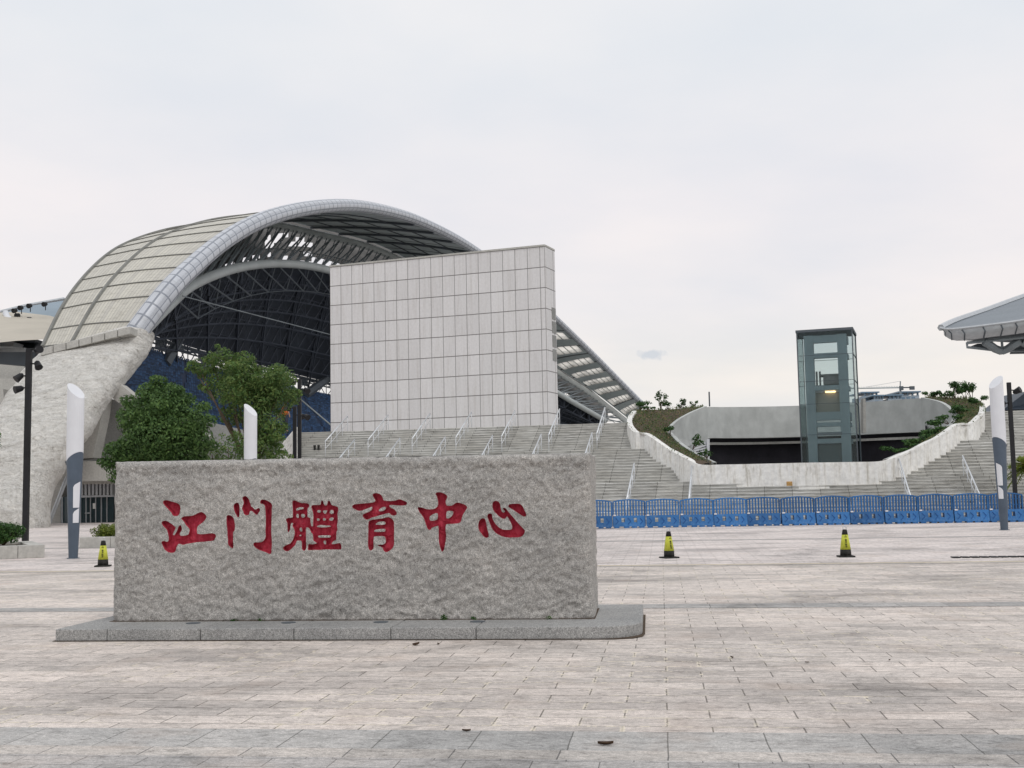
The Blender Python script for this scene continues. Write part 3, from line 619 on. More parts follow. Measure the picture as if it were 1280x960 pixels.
OUT = [(790,513.5,527,70.5),(784.8,521,533,67.5),(784,528,543,None),(787,534.5,554,None),(793,540,561.7,None),(804,541,562.6,None),(816.5,548.5,575,None),(829,557,582.5,None),(841,564.6,590,None),(859,574,602,None),(875,580.6,607,None),(908,580.5,608,None),(937.5,580,609,None),(1000,578.5,611,None),(1060,577.5,609,None),(1100,576.5,605,None),(1121,571,600,None),(1135,565,594.8,None),(1151,557,586.8,None),(1163,551,579,None),(1175,545,573,None),(1191,534,563,None),(1202,528.6,552.5,None),(1216,528.6,551,None),(1226,520,545,None),(1231,514,534,None),(1231,507,525,66)]
outer = []
for x, yt, yb, D in OUT:
    if D is None: D = stair_hit(x, yb, 66)
    T = at(x, yt, D); B = at(x, yb, D); outer.append((T, B))
def cutlim(w_, side):
    c = outer[:12] if side < 0 else outer[13:]
    ss = [(sw(T)[1], sw(T)[0]) for T, B in c]
    ss.sort()
    if w_ <= ss[0][0]: return None
    for (w1, s1), (w2, s2) in zip(ss, ss[1:]):
        if w1 <= w_ <= w2: return s1 + (s2-s1)*(w_-w1)/max(1e-6, w2-w1)
    return ss[-1][1]
SL, SR = -14.6, 34.0
def SLw(w_): return (-9.9-w_*.389)/.9397
stairs = empty('grand_staircase', st(8,0), 0, 'wide weathered grey stone staircase rising to the stadium behind the blue barriers', 'staircase')
for fi in range(3):
  for side in ((0,) if fi == 0 else (-1, 1)):
    tm = MB()
    for w0, w1, z, f_ in rows:
        if f_ != fi: continue
        l = cutlim(w0+.1, -1); r_ = cutlim(w0+.1, 1)
        full = l is None or r_ is None or z < 2.2
        SL = SLw(w0)
        if side == 0: segs = [(SL, SR)]
        elif full: segs = [(SL, 9.0)] if side < 0 else [(9.0, SR)]
        else: segs = [(SL, l+.12)] if side < 0 else [(r_-.12, SR)]
        for a, b in segs:
            wy = w0+.03
            tm.hexa([st(a,wy,z-RI-.01),st(b,wy,z-RI-.01),st(b,w1+.05,z-RI-.01),st(a,w1+.05,z-RI-.01),st(a,wy,z-.04),st(b,wy,z-.04),st(b,w1+.05,z-.04),st(a,w1+.05,z-.04)], 1)
            x_ = a
            while x_ < b-.01:      # separate tread slabs, each settled a little differently
                x2 = min(b, x_+1.25*random.choice((1,1,2))); jit = random.uniform(-.008,.008); jz = random.uniform(-.006,.002)
                tm.hexa([st(x_+.003,w0+jit,z-.04+jz),st(x2-.003,w0+jit,z-.04+jz),st(x2-.003,w1+.02,z-.04+jz),st(x_+.003,w1+.02,z-.04+jz),st(x_+.003,w0+jit,z+jz),st(x2-.003,w0+jit,z+jz),st(x2-.003,w1+.02,z+jz),st(x_+.003,w1+.02,z+jz)], 0)
                x_ = x2
    tm2 = MB()
    tm2.v = [Vector((*sw(v), v.z)) for v in tm.v]; tm2.f = tm.f; tm2.mi = tm.mi
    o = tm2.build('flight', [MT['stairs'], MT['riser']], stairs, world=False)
    o.location = TO - stairs.location; o.rotation_euler = (0,0,-TA)
# solid mass beneath the flights and the terrace beyond
tb = MB()
l0 = sw(outer[0][0])[0]; r0_ = sw(outer[-1][0])[0]
for a, b, w0, w1 in ((SLw(WTOP), l0+.1, WTOP+.0, 45), (r0_-.1, 60, WTOP, 45), (l0+.1, r0_-.1, 30, 45)):
    tb.hexa([st(a,w0,ZTOP-.6),st(b,w0,ZTOP-.6),st(b,w1,ZTOP-.6),st(a,w1,ZTOP-.6),st(a,w0,ZTOP-.003),st(b,w0,ZTOP-.003),st(b,w1,ZTOP-.003),st(a,w1,ZTOP-.003)])
tag(tb.build('upper_terrace', MT['concrete']), kind='structure')
# side wall of the stairs at their left end
sm_ = MB(); prof = [(-.5,.25),(flights[0][1],flights[0][3]+.35),(flights[1][0],flights[0][3]+.35),(flights[1][1],flights[1][3]+.35),(flights[2][0],flights[1][3]+.35),(flights[2][1],ZTOP+.35),(flights[2][1]+1.2,ZTOP+.35)]
for (w1,z1),(w2,z2) in zip(prof, prof[1:]):
    sm_.hexa([st(SLw(w1)-.3,w1,0),st(SLw(w1)+.02,w1,0),st(SLw(w2)+.02,w2,0),st(SLw(w2)-.3,w2,0),st(SLw(w1)-.3,w1,z1),st(SLw(w1)+.02,w1,z1),st(SLw(w2)+.02,w2,z2),st(SLw(w2)-.3,w2,z2)])
    sm_.hexa([st(SLw(w1)-2.6,w1,0),st(SLw(w1)-.3,w1,0),st(SLw(w2)-.3,w2,0),st(SLw(w2)-2.6,w2,0),st(SLw(w1)-2.6,w1,max(.1,z1-2.6)),st(SLw(w1)-.3,w1,z1-.15),st(SLw(w2)-.3,w2,z2-.15),st(SLw(w2)-2.6,w2,max(.1,z2-2.6))])
tag(sm_.build('stair_side_wall', MT['roughcast']), 'rough pale side wall closing the left end of the staircase', 'side wall')
# railings
def railing(s_, fi, label, group):
    a, b, z0, z1 = flights[fi]; P0 = st(s_, a, 0); root = empty('stair_railing', st(s_, a, z0), 0, label, 'railing', group)
    H = .92
    A = st(s_, a-.15, z0+H+.0); Bq = st(s_, b+.1, z1+H)
    if fi == 0: A = st(s_, a+.3, .15+H)
    up_ = [A + tv*-.0 + Vector((0,0,-H+.02)), A, Bq, Bq + Vector((0,0,-H+.02))]
    MB().tube([A, Bq], .038, 8).build('handrail', MT['rail'], root, smooth=True)
    MB().tube([A-Vector((0,0,.42)), Bq-Vector((0,0,.42))], .014, 6).build('lower_rail', MT['rail'], root, smooth=True)
    n = 5
    for k in range(n):
        q = A.lerp(Bq, k/(n-1)); MB().tube([q-Vector((0,0,H+.08)), q], .02, 6).build('post', MT['rail'], root, smooth=True)
    return root
for k, px in enumerate((417,473,530,585.6,643,700.8,759)):
    T = at(px, 518, 67.3); s_ = sw(T)[0]
    railing(s_, 2, f'{ORD[k]} of seven railings on the top flight of stairs, counted from the left', 'railings on the top flight')
for k, px in enumerate((430,492,553,615.6,679,744)):
    T = at(px, 550, 63); s_ = sw(T)[0]
    railing(s_, 1, f'{ORD[k]} of six railings on the middle flight just above the stone, counted from the left', 'railings on the middle flight')
for k, (px, py) in enumerate(((795.6,584),(868,583),(1120,577),(1196,575))):
    T = at(px, py, 57.5 if k < 2 else 55); s_ = sw(T)[0]
    railing(s_, 0, ['railing on the lowest flight nearest the inscribed stone','lowest flight railing at the left foot of the white planter wall','lowest flight railing at the right foot of the white planter wall','lowest flight railing beside the right column lamp'][k], 'railings on the lowest flight')
# ------------------------------------------------------------------ oval planter
ov = empty('oval_planter', ((outer[13][1].x), outer[13][1].y, 0), 0, 'curved whitewashed planter wall sweeping down the staircase around a sunken court', 'planter')
topc = [Vector(p) for p in catmull([tuple(T) for T, B in outer], 5)]; botc = [Vector(p) for p in catmull([tuple(B) for T, B in outer], 5)]
wm_ = MB(); rws = []
for i, (T, B) in enumerate(zip(topc, botc)):
    a = topc[max(0,i-1)]; b = topc[min(len(topc)-1,i+1)]; d = (b-a); d.z = 0; d.normalize(); nrm_ = Vector((-d.y, d.x, 0))*.28
    rws.append([B-Vector((0,0,.8)), T.lerp(B,.5), T, T+nrm_, T+nrm_-Vector((0,0,1.6))])
wm_.grid(rws); o = wm_.build('outer_wall', MT['white_wall'], ov, recalc=True)
P = at(991,604.5,outer[13][0].y-.9); mb = MB()
i_ = min(range(len(topc)), key=lambda i: abs((topc[i].x/topc[i].y) - (P.x/P.y))); q_ = botc[i_]; dd2 = (topc[min(i_+1,len(topc)-1)]-topc[max(i_-1,0)]); dd2.z = 0; dd2.normalize(); nn2 = Vector((dd2.y,-dd2.x,0))
c_ = Vector((q_.x, q_.y, at(991,604.5,q_.y).z)) + nn2*.02; mb.slab([c_-dd2*.13-Vector((0,0,.1)), c_+dd2*.13-Vector((0,0,.1)), c_+dd2*.13+Vector((0,0,.1)), c_-dd2*.13+Vector((0,0,.1))], -nn2*.05); mb.build('rusty_plate', weathered('rusty_plate', (.45,.27,.10), .4, 9), ov)
INL = [(880,509,74),(862,516.5,72.5),(844,526.7,70.5),(833,538.3,68),(838,544,66.5),(850,556,64),(867.5,567.5,61.8),(892,579.5,60)]
INR = [(1155,498,72),(1179,503.7,69.5),(1193,513.6,67),(1197,521.5,65),(1190,532,63),(1172,546,61),(1150,558,59.2),(1125,569,57.6),(1108,576,56.6)]
OBL = [at(876,509.8,80),at(840,510.5,79),at(803,511,76)] + [outer[i][0] for i in range(0,11)]
OBR = [at(1160,497,77),at(1195,496,75),at(1222,499,71)] + [outer[i][0] for i in range(26,14,-1)]
soil_pts = []
for side, (IN, OB) in enumerate(((INL,OBL),(INR,OBR))):
    inn = [Vector(p) for p in catmull([tuple(at(*q)) for q in IN], 5)]; ob = [Vector(p) for p in catmull([tuple(q) for q in OB], 4)]
    A = resample(ob, 60); B = resample(inn, 60); rws = []
    for i in range(60):
        a = A[i]+Vector((0,0,-.10)); b = B[i]+Vector((0,0,-.08)); rws.append([a.lerp(b, k/8)+Vector((0,0,.14*math.sin(math.pi*k/8)+random.uniform(-.02,.02)*(0<k<8))) for k in range(9)])
    sm = MB(); sm.grid(rws); sm.build('soil_bed', MT['soil'], ov, smooth=True); soil_pts.append(rws)
    # kerb of the inner court
    kb = MB(); rr = []
    for i, P in enumerate(inn):
        a = inn[max(0,i-1)]; b = inn[min(len(inn)-1,i+1)]; d = b-a; d.z = 0; d.normalize(); n_ = Vector((-d.y,d.x,0))*(.2 if side == 0 else -.2)
        rr.append([P+Vector((0,0,-.5)), P+Vector((0,0,.06)), P+n_+Vector((0,0,.06)), P+n_-Vector((0,0,2.4 if i < 20 else 3))])
    kb.grid(rr); kb.build('inner_kerb', MT['fascia'], ov)
# back fascia of the court
top = [at(*q) for q in ((833,538.3,68),(844,526.7,70.5),(862,516.5,72.5),(880,509.3,74.2),(905,508.8,76),(950,508.3,77.5),(1000,507,78),(1060,504,77.3),(1110,500.5,75),(1155,498,72),(1179,503.7,69.5),(1193,513.6,67),(1197,521.5,65))]
bot = [at(*q) for q in ((838,556,68),(852,560,70.5),(868,555,72.5),(886,548,74.2),(910,547.6,76),(950,547.2,77.5),(1000,546,78),(1060,544,77.3),(1110,541.6,75),(1155,540,72),(1170,542,69.5),(1187,552,67),(1197,558,65))]
tc_ = catmull([tuple(p) for p in top], 6); bc_ = catmull([tuple(p) for p in bot], 6)
fm = MB(); fm.grid([[Vector(b)+Vector((0,.9,0)), Vector(b), Vector(t), Vector(t)+Vector((0,.3,0)), Vector(t)+Vector((0,.9,-.3))] for t, b in zip(tc_, bc_)]); fo = fm.build('court_fascia', MT['fascia'], ov, recalc=True)
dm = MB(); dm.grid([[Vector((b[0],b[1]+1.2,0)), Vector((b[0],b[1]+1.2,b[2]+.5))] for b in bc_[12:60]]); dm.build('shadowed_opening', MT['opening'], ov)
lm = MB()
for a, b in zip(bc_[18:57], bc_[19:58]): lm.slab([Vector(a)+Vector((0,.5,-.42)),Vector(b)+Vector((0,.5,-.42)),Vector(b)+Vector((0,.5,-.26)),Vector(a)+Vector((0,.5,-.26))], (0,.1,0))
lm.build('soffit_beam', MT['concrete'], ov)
lv = MB()
for k in range(7):
    y0 = 552+k*3.2; lv.slab([at(866,y0+5,71.5),at(884,y0,72.2),at(884,y0+2.1,72.2),at(866,y0+7.1,71.5)], (0,.3,0))
lv.slab([at(883.5,549,72),at(887,548.6,72),at(887,583,72),at(883.5,583,72)], (0,.4,0)); lv.build('louvre_panel', MT['lamp_white'], ov)
cf = MB(); cf.quad(at(840,600,60)*1,at(1190,596,60),at(1190,590,76),at(840,596,76)); 
for v in cf.v: v.z = .03
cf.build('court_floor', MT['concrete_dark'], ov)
# ground cover and small plants
def pick(rws, i0, i1, k0=0, k1=8):
    i = random.uniform(i0, i1); k = random.uniform(k0, k1); a = rws[int(i)][int(k)]; b = rws[min(59,int(i)+1)][min(8,int(k)+1)]; return a.lerp(b, random.random())
P = []; Nn = []
for side, i0, i1, n in ((0,0,58,4200),(1,0,50,4200)):
    for _ in range(n):
        q = pick(soil_pts[side], i0, i1); P.append((q.x, q.y, q.z+random.random()**2*.16)); Nn.append((0,-.5,.8))
o = leaf_mesh('ground_cover', P, Nn, .075, MT['dry_grass'], base=Vector((17,66,4)), aspect=.3); tag(o, 'dry brown and green grass cover on the planter beds', kind='stuff')
def bush(P, h, r_, n, mat, label, group, name='leafy_plant', stem=True, size=.09):
    root = empty(name, P, 0, label, 'plant', group)
    bl = []
    for k in range(max(4,int(n/70))):
        a = random.uniform(0,6.28); q = random.random()**.6*r_; bl.append(((P.x+q*math.cos(a), P.y+q*math.sin(a), P.z+h*random.uniform(.3,1)), (r_*.42,)*2+(h*.22,)))
    pts_ = []; nn = []
    for c, rr in bl:
        k = int(n/len(bl)); d = rng.normal(0,1,(k,3)); d /= np.linalg.norm(d,axis=1)[:,None]; pts_.append(np.array(c)+d*np.array(rr)*rng.random((k,1))**.4); nn.append(d+np.array((0,0,.6)))
    leaf_mesh('foliage', np.concatenate(pts_), np.concatenate(nn), size, mat, parent=root, aspect=.42)
    sm = MB()
    for c, rr in bl: sm.tube([P, Vector((P.x,P.y,P.z)).lerp(Vector(c),.5)+Vector((0,0,.05)), Vector(c)], [.02,.014,.008], 5)
    sm.build('stem', MT['bark'], root); return root
pl_specs = [(800,513,73,.7,.7,260),(812,512.5,74,.35,.5,120),(826,513,75,1.1,.5,200),(835,512,75.5,.6,.35,120),(851,511.5,76.5,.7,.4,150),(866,511.5,77,.5,.3,80),
 (838,545,66,.5,.5,140),(866,562,62,.7,.45,140),(884,574,60.3,.7,.4,120)]
labs = ['low dark shrub at the top left corner of the planter','small shrub just right of the planter top left corner','tall thin shrub with a bare stem on the left planter skyline','small shrub right of the tall thin one on the planter skyline','round little shrub in the middle of the left planter skyline','tiny shrub at the right end of the left planter skyline','shrub on the inner bend of the left planter bed','shrub hanging by the louvre panel in the court','leafy plant at the lower end of the left planter bed']
for (x, y, D, h, r_, n), lb in zip(pl_specs, labs): bush(at(x, y, D), h, r_, n, MT['leaf_plant'], lb, 'plants on the left planter bed')
pr = [(1166,499,72,.5,.5,130),(1180,500,72,.45,.6,160),(1192,498,72,.9,.6,200),(1206,498,72,.7,.6,200),(1216,501,70,1.0,.6,240),(1222,508,67,.6,.5,200),(1200,519,65.5,.5,.7,260),(1187,531,63.5,.6,.7,280),(1175,541,62,.6,.7,280),(1162,548,61,.5,.7,280),(1149,555,60.3,.5,.7,280),(1137,562,59.3,.45,.7,260),(1125,567,58.5,.4,.65,260)]
labs = ['first shrub from the left on the right planter skyline','second shrub from the left on the right planter skyline','third shrub from the left on the right planter skyline','fourth shrub from the left on the right planter skyline','tallest shrub at the right corner of the planter','shrub just below the tallest one at the planter corner','uppermost bush of the row sloping down the right inner kerb','second bush down the right inner kerb','third bush down the right inner kerb','fourth bush down the right inner kerb','fifth bush down the right inner kerb','sixth bush down the right inner kerb','lowest bush at the foot of the right inner kerb']
for (x, y, D, h, r_, n), lb in zip(pr, labs): bush(at(x, y, D), h, r_*1.15, int(n*1.6), MT['leaf_plant'], lb, 'plants on the right planter bed')
mb = MB(); p = at(887,508,79); mb.tube([p, p+Vector((0,0,1.0))], .05, 6); tag(mb.build('vent_pipe', MT['steel_dark']), 'thin short pipe standing on the court roof edge left of the glass tower', 'pipe')
# ------------------------------------------------------------------ glass elevator tower
EA = R(20); eu = Vector((math.cos(EA),-math.sin(EA),0)); ev = Vector((math.sin(EA),math.cos(EA),0))
E0 = at(1002.5, 577, 63.5); E0.z = 0; E1x = at(997, 413, 63.5)
EH = at(997.5, 414, 63.5).z
# width so that the front right edge falls on the photo's edge
def ewid():
    lo, hi = 1, 6
    for _ in range(40):
        m_ = (lo+hi)/2; P = E0+eu*m_; d = P-Vector((0,0,EYE)); d.z = 4; x = 640+F*d.dot(cr_)/d.dot(f0)
        if x < 1069.5: lo = m_
        else: hi = m_
    return lo
EW = ewid(); ED = 2.9
el = empty('elevator_tower', E0+eu*EW/2+ev*ED/2, 0, 'tall glass and teal steel elevator tower leaning over the sunken court', 'elevator tower')
def ep(a, b, z): return E0 + eu*a + ev*b + Vector((0,0,z))
def ebox(mb, a0, a1, b0, b1, z0, z1, mi=0): return mb.hexa([ep(a0,b0,z0),ep(a1,b0,z0),ep(a1,b1,z0),ep(a0,b1,z0),ep(a0,b0,z1),ep(a1,b0,z1),ep(a1,b1,z1),ep(a0,b1,z1)], mi)
ci = .33
for a in (ci, EW-ci-.50):
    for b in (.28, ED-.60):
        ebox(MB(), a, a+.50 if b < 1 else a+.3, b, b+.42, 0, EH-.25).build('column', MT['elev_steel'], el, bevel=.01)
def zpx(y): return at(1030, y, 64).z
for k, (y0, y1) in enumerate(((430,421),(449,443),(489,483),(526,516),(534,529),(555,549))):
    z0, z1 = zpx(y0), zpx(y1)
    bm_ = MB(); ebox(bm_, ci, EW-ci, .30, .66, z0, z1); 
    for a in (ci, EW-ci-.36): ebox(bm_, a+.01, a+.35, .67, ED-.7, z0+.01, z1-.01)
    bm_.build('beam', MT['elev_steel'], el)
pf = MB()
for a in (0, EW): 
    for b in (0, ED): ebox(pf, a-.03, a+.03, b-.03, b+.03, 0, EH)
for z in (zpx(446), zpx(478), zpx(506), zpx(544)):
    for q in ((-.012,EW+.012,-.02,.0),(-.012,EW+.012,ED,ED+.02)): ebox(pf, *q, z-.012, z+.012)
    for q in ((-.02,0,.04,ED-.04),(EW,EW+.02,.04,ED-.04)): ebox(pf, *q, z-.012, z+.012)
pf.build('mullions', MT['steel_dark'], el)
for nm, q in (('glass_wall',(0,EW,.004,.012)),('glass_wall',(0,EW,ED-.012,ED-.004)),('glass_wall',(.004,.012,.04,ED-.04)),('glass_wall',(EW-.012,EW-.004,.04,ED-.04))):
    mb = MB(); ebox(mb, *q, 0, EH-.1); mb.build(nm, MT['glass'], el)
rf = MB(); ebox(rf, -.06, EW+.06, -.06, ED+.06, EH-.1, EH+.04); rf.build('roof', MT['steel_dark'], el)
ss_ = MB(); ebox(ss_, .55, EW-.55, .75, ED-.75, zpx(516), zpx(491)); car = ss_.build('elevator_car', MT['car'], el)
cf_ = MB()
for a in (.52, EW-.62): ebox(cf_, a, a+.1, .68, .76, zpx(516), zpx(489))
ebox(cf_, .52, EW-.52, .66, .74, zpx(491), zpx(489)); cf_.build('door_frame', MT['lamp_white'], car)
lp_ = MB(); ebox(lp_, EW*.46, EW*.64, .62, .70, zpx(491.5), zpx(490)); lp_.build('car_lamp', MT['warm_lamp'], car)
mc = MB(); ebox(mc, EW*.42, EW*.72, .9, 1.7, zpx(481), zpx(470)); ebox(mc, EW*.36, EW*.78, .85, 1.8, zpx(470), zpx(468))
for a in (.3,.36,.78): ebox(mc, EW*a-.05, EW*a+.05, 1.0, 1.1, zpx(482), zpx(464))
mc.build('hoist_machine', MT['concrete_dark'], el)
mb = MB(); ebox(mb, EW*.30, EW*.74, .25, .3, zpx(545), zpx(541)); mb.build('lower_panel', MT['steel'], el)
mb = MB(); ebox(mb, .86, EW-.86, .62, .66, 0, zpx(556)); mb.build('dark_door', MT['door_glass'], el)
# grey side duct by the tower
mb = MB(); mb.slab([at(1079,498,66.8),at(1082,498,66.8),at(1083,541,66.8),at(1079,541,66.8)], (0,.5,0)); mb.build('side_duct', MT['concrete'], el)
# ------------------------------------------------------------------ clad screen wall
WA = R(23.5); wu = Vector((math.cos(WA),-math.sin(WA),0)); wvv = Vector((math.sin(WA),math.cos(WA),0))
C0 = at(682.5, 420, 76); C0.z = ZTOP-.05
def solve_s(px, py):     # on the wall plane, s measured leftwards from the right corner
    d = ray(px, py); t = (C0-Vector((0,0,EYE))).dot(wvv)/d.dot(wvv); P = Vector((0,0,EYE))+d*t; return -(P-C0).dot(wu), P.z
sl_, zl = solve_s(412.5, 334); _, zr = solve_s(679, 308)
wroot = empty('clad_screen_wall', C0 - wu*sl_/2, 0, 'huge blank wall clad in pale grey square panels above the stairs', 'wall')
WT = 1.9; NXP, NZP = 18.35, 9.0
fm = MB(); H_ = zr-C0.z; HL = zl-C0.z
A = C0-wu*sl_; 
q = [A, C0, C0+Vector((0,0,H_)), A+Vector((0,0,HL))]
fm.v = [*q]; fm.f = [(0,1,2,3)]; fm.mi = [0]; fm.uv = [(0,0),(NXP,0),(NXP,NZP),(0,NZP)]
rt = C0+wvv*WT
def addq(a, b, c, d, uv): n = len(fm.v); fm.v.extend([a,b,c,d]); fm.f.append((n,n+1,n+2,n+3)); fm.mi.append(0); fm.uv.extend(uv)
# bullnose corner on the right end
prevp = C0; nseg = 8
arc = [C0]; 
side = [C0, C0+wu*.04+wvv*.04, C0+wu*.05+wvv*.25, C0+wu*.05+wvv*(WT-.15), C0+wvv*WT]
dist = 0
for a, b in zip(side, side[1:]):
    l_ = (b-a).length/1.45; addq(a, b, b+Vector((0,0,H_)), a+Vector((0,0,H_)), [(20+dist,0),(20+dist+l_,0),(20+dist+l_,NZP),(20+dist,NZP)]); dist += l_
AB = A+wvv*WT; RBk = C0+wvv*WT
addq(RBk, AB, AB+Vector((0,0,HL)), RBk+Vector((0,0,H_)), [(0,0),(NXP,0),(NXP,NZP),(0,NZP)])
addq(AB, A, A+Vector((0,0,HL)), AB+Vector((0,0,HL)), [(0,0),(1.9,0),(1.9,NZP),(0,NZP)])
n = len(fm.v); tp = [A+Vector((0,0,HL)), C0+Vector((0,0,H_))]+[p+Vector((0,0,H_)) for p in side[1:]]+[AB+Vector((0,0,HL))]
fm.v.extend(tp); fm.f.append(tuple(range(n,n+len(tp)))); fm.mi.append(0); fm.uv.extend([(.5,.5)]*len(tp))
fm.build('clad_body', MT['cladding'], wroot)
cp = MB(); cpp = [p+Vector((0,0,.003)) for p in tp]; ctr = sum(cpp, Vector())/len(cpp); cpp = [ctr+(p-ctr)*1.004+ (Vector((0,0,0))) for p in cpp]
cp.prism([p - wvv*.05 for p in cpp[:2]] + cpp[2:], (0,0,.12)); cp.build('coping', MT['concrete'], wroot)
gr = MB()
for k in range(4):
    z0 = C0.z+H_*(.62-.075*k); gr.hexa([side[2]+Vector((0,0,z0-C0.z))+wu*.0+wvv*.75, side[2]+wu*.03+Vector((0,0,z0-C0.z))+wvv*.75, side[3]+wu*.03+Vector((0,0,z0-C0.z))-wvv*.1, side[3]+Vector((0,0,z0-C0.z))-wvv*.1]+[p_+Vector((0,0,.8)) for p_ in (side[2]+wvv*.75, side[2]+wu*.03+wvv*.75, side[3]+wu*.03-wvv*.1, side[3]-wvv*.1)][0:0] + [side[2]+Vector((0,0,z0-C0.z+.78))+wvv*.75, side[2]+wu*.03+Vector((0,0,z0-C0.z+.78))+wvv*.75, side[3]+wu*.03+Vector((0,0,z0-C0.z+.78))-wvv*.1, side[3]+Vector((0,0,z0-C0.z+.78))-wvv*.1])
gr.build('vent_grille', MT['concrete_dark'], wroot)
# ------------------------------------------------------------------ stadium
stad = empty('stadium', at(175,640,85).xy.to_3d(), 0, 'large stadium with arched beige roof, rough pale leg and blue seats', 'stadium')
Rp = [(160,430,85.6),(205,370,88),(240,334,92),(280,301,97),(325,276,103),(380,261,112),(440,257,124),(500,268,138),(550,288,150),(595,314,163),(645,352,176),(692,396,190),(740,442,203),(775,477,210),(804,506,215)]
Bp = [(52,434,92),(75,387,97),(100,351,103),(130,321,110),(160,303,117),(205,288,126),(260,279,137),(330,267,150),(400,281,163),(470,300,175),(530,333,186),(610,392,198),(692,452,208),(740,484,215),(785,519,220)]
NSUB = 6
Rc = [at(*p) for p in catmull(Rp, NSUB)]; Bc = [at(*p) for p in catmull(Bp, NSUB)]; NTt = len(Rc)
def arc_len(C):
    d = [0]
    for a, b in zip(C, C[1:]): d.append(d[-1]+(b-a).length)
    return d
dR = arc_len(Rc); SK = 14
def skin(i, s_, dz=0):
    p = Rc[i].lerp(Bc[i], s_); wd = (Bc[i]-Rc[i]).length; return p + Vector((0,0, .014*wd*math.sin(math.pi*s_) + dz))
def is_sky(i): return i >= 60 and (i % 2 == 0)
top = MB(); und = MB(); top.uv = []; und.uv = []
for i in range(NTt-1):
    if is_sky(i):
        skl = MB()
        for s0, s1 in [(.06+.88*k/6+.012, .06+.88*(k+1)/6-.012) for k in range(6)]: skl.hexa([skin(i,s0,-.64),skin(i+1,s0,-.64),skin(i+1,s1,-.64),skin(i,s1,-.64),skin(i,s0,-.6),skin(i+1,s0,-.6),skin(i+1,s1,-.6),skin(i,s1,-.6)])
        skl.build('skylight_sheet', MT['skylight'], stad)
        for k in range(7):
            c_ = .06+.88*k/6; s0, s1 = (c_-.012, c_+.012) if 0 < k < 6 else ((0, c_+.012) if k == 0 else (c_-.012, 1))
            n = len(und.v); und.v += [skin(i,s0,-.6),skin(i+1,s0,-.6),skin(i+1,s1,-.6),skin(i,s1,-.6)]; und.f.append((n,n+1,n+2,n+3)); und.mi.append(0)
            und.uv += [(dR[i],s0*24),(dR[i+1],s0*24),(dR[i+1],s1*24),(dR[i],s1*24)]
        continue
    for k in range(SK):
        s0, s1 = k/SK, (k+1)/SK
        for mb_x, dz in ((top,0),(und,-.6)):
            n = len(mb_x.v); mb_x.v += [skin(i,s0,dz),skin(i+1,s0,dz),skin(i+1,s1,dz),skin(i,s1,dz)]; mb_x.f.append((n,n+1,n+2,n+3)); mb_x.mi.append(0)
            mb_x.uv += [(dR[i],s0*24),(dR[i+1],s0*24),(dR[i+1],s1*24),(dR[i],s1*24)]
top.build('roof_skin', MT['roof_skin'], stad, smooth=True, recalc=False); und.build('roof_soffit', MT['roof_under'], stad, recalc=False);
# ribs standing on the skin: transverse seams, one long dark gutter, edge trims
sr = MB()
for i in range(0, 60, 3): sr.tube([skin(i, k/8, .06) for k in range(9)], .055, 5)
for s_, w_ in ((.64,.20),(.985,.20)): sr.tube([skin(i, s_, .02) for i in range(0, NTt)], w_, 5)
sr.build('roof_ribs', weathered('roof_rib_metal', (.20,.20,.185), .15, 1, .6), stad)
# slat beams under the soffit between rim and inner arch
sb_ = MB()
for i in range(44, 60, 3): sb_.tube([skin(i, k/6, -.75) for k in range(7)], .16, 5)
for s_ in (.2,.4,.6,.8): sb_.tube([skin(i, s_, -.7) for i in range(36, 61)], .08, 5)
sb_.build('soffit_beams', MT['steel_dark'], stad)
rt_ = MB(); rad = [.86-.42*i/(NTt-1) for i in range(NTt)]
rt_.tube(Rc, rad, 20); rt_.uv = []
per = 20
for i in range(NTt):
    for k in range(per): rt_.uv.append((dR[i]*1.0, k/per*5.4*.92))
bo_ = rt_.build('rim_tube', MT['tube_panels'], stad, smooth=True, recalc=True)
ta = MB(); ta.tube([skin(i, 1.0, -1.5) for i in range(38, NTt)], .55, 10); ta.build('upper_arch_tube', weathered('arch_paint', (.66,.69,.68), .08, .4, .5), stad, smooth=True)
T2p = [(178,416,88),(210,383,94),(240,357,100),(285,338,108),(330,330,118),(375,331,127),(412,338,135),(460,353,146),(520,382,158),(600,427,175),(692,488,195),(757,526,210)]
T2 = [at(*p) for p in catmull(T2p, 6)]
MB().tube(T2, [.46]*len(T2), 10).build('lower_arch_tube', MT['steel_light'], stad, smooth=True)
Ep = [(180,418,100),(240,437,112),(300,452,126),(350,465,140),(412,480,155),(520,503,175),(640,525,195),(757,545,214)]
Ec = resample([at(*p) for p in catmull(Ep, 6)], 48); T2r = resample(T2, 48)
def under(i, s_, dz=0): 
    p = T2r[i].lerp(Ec[i], s_); return p+Vector((0,0,1.6*math.sin(math.pi*s_)+dz))
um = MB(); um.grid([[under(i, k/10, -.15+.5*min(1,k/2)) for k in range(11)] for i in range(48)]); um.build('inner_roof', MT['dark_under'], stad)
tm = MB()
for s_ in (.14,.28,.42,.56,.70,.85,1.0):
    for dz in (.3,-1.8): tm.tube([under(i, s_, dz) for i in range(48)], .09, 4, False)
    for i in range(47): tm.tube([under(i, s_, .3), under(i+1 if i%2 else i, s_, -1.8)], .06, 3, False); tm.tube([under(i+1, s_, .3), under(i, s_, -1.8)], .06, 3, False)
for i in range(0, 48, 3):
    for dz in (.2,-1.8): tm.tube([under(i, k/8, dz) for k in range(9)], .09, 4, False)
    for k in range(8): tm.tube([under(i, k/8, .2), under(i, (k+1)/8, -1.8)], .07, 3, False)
tm.build('space_truss', weathered('shaded_truss_paint', (.055,.065,.085), .15, .5, .7), stad)
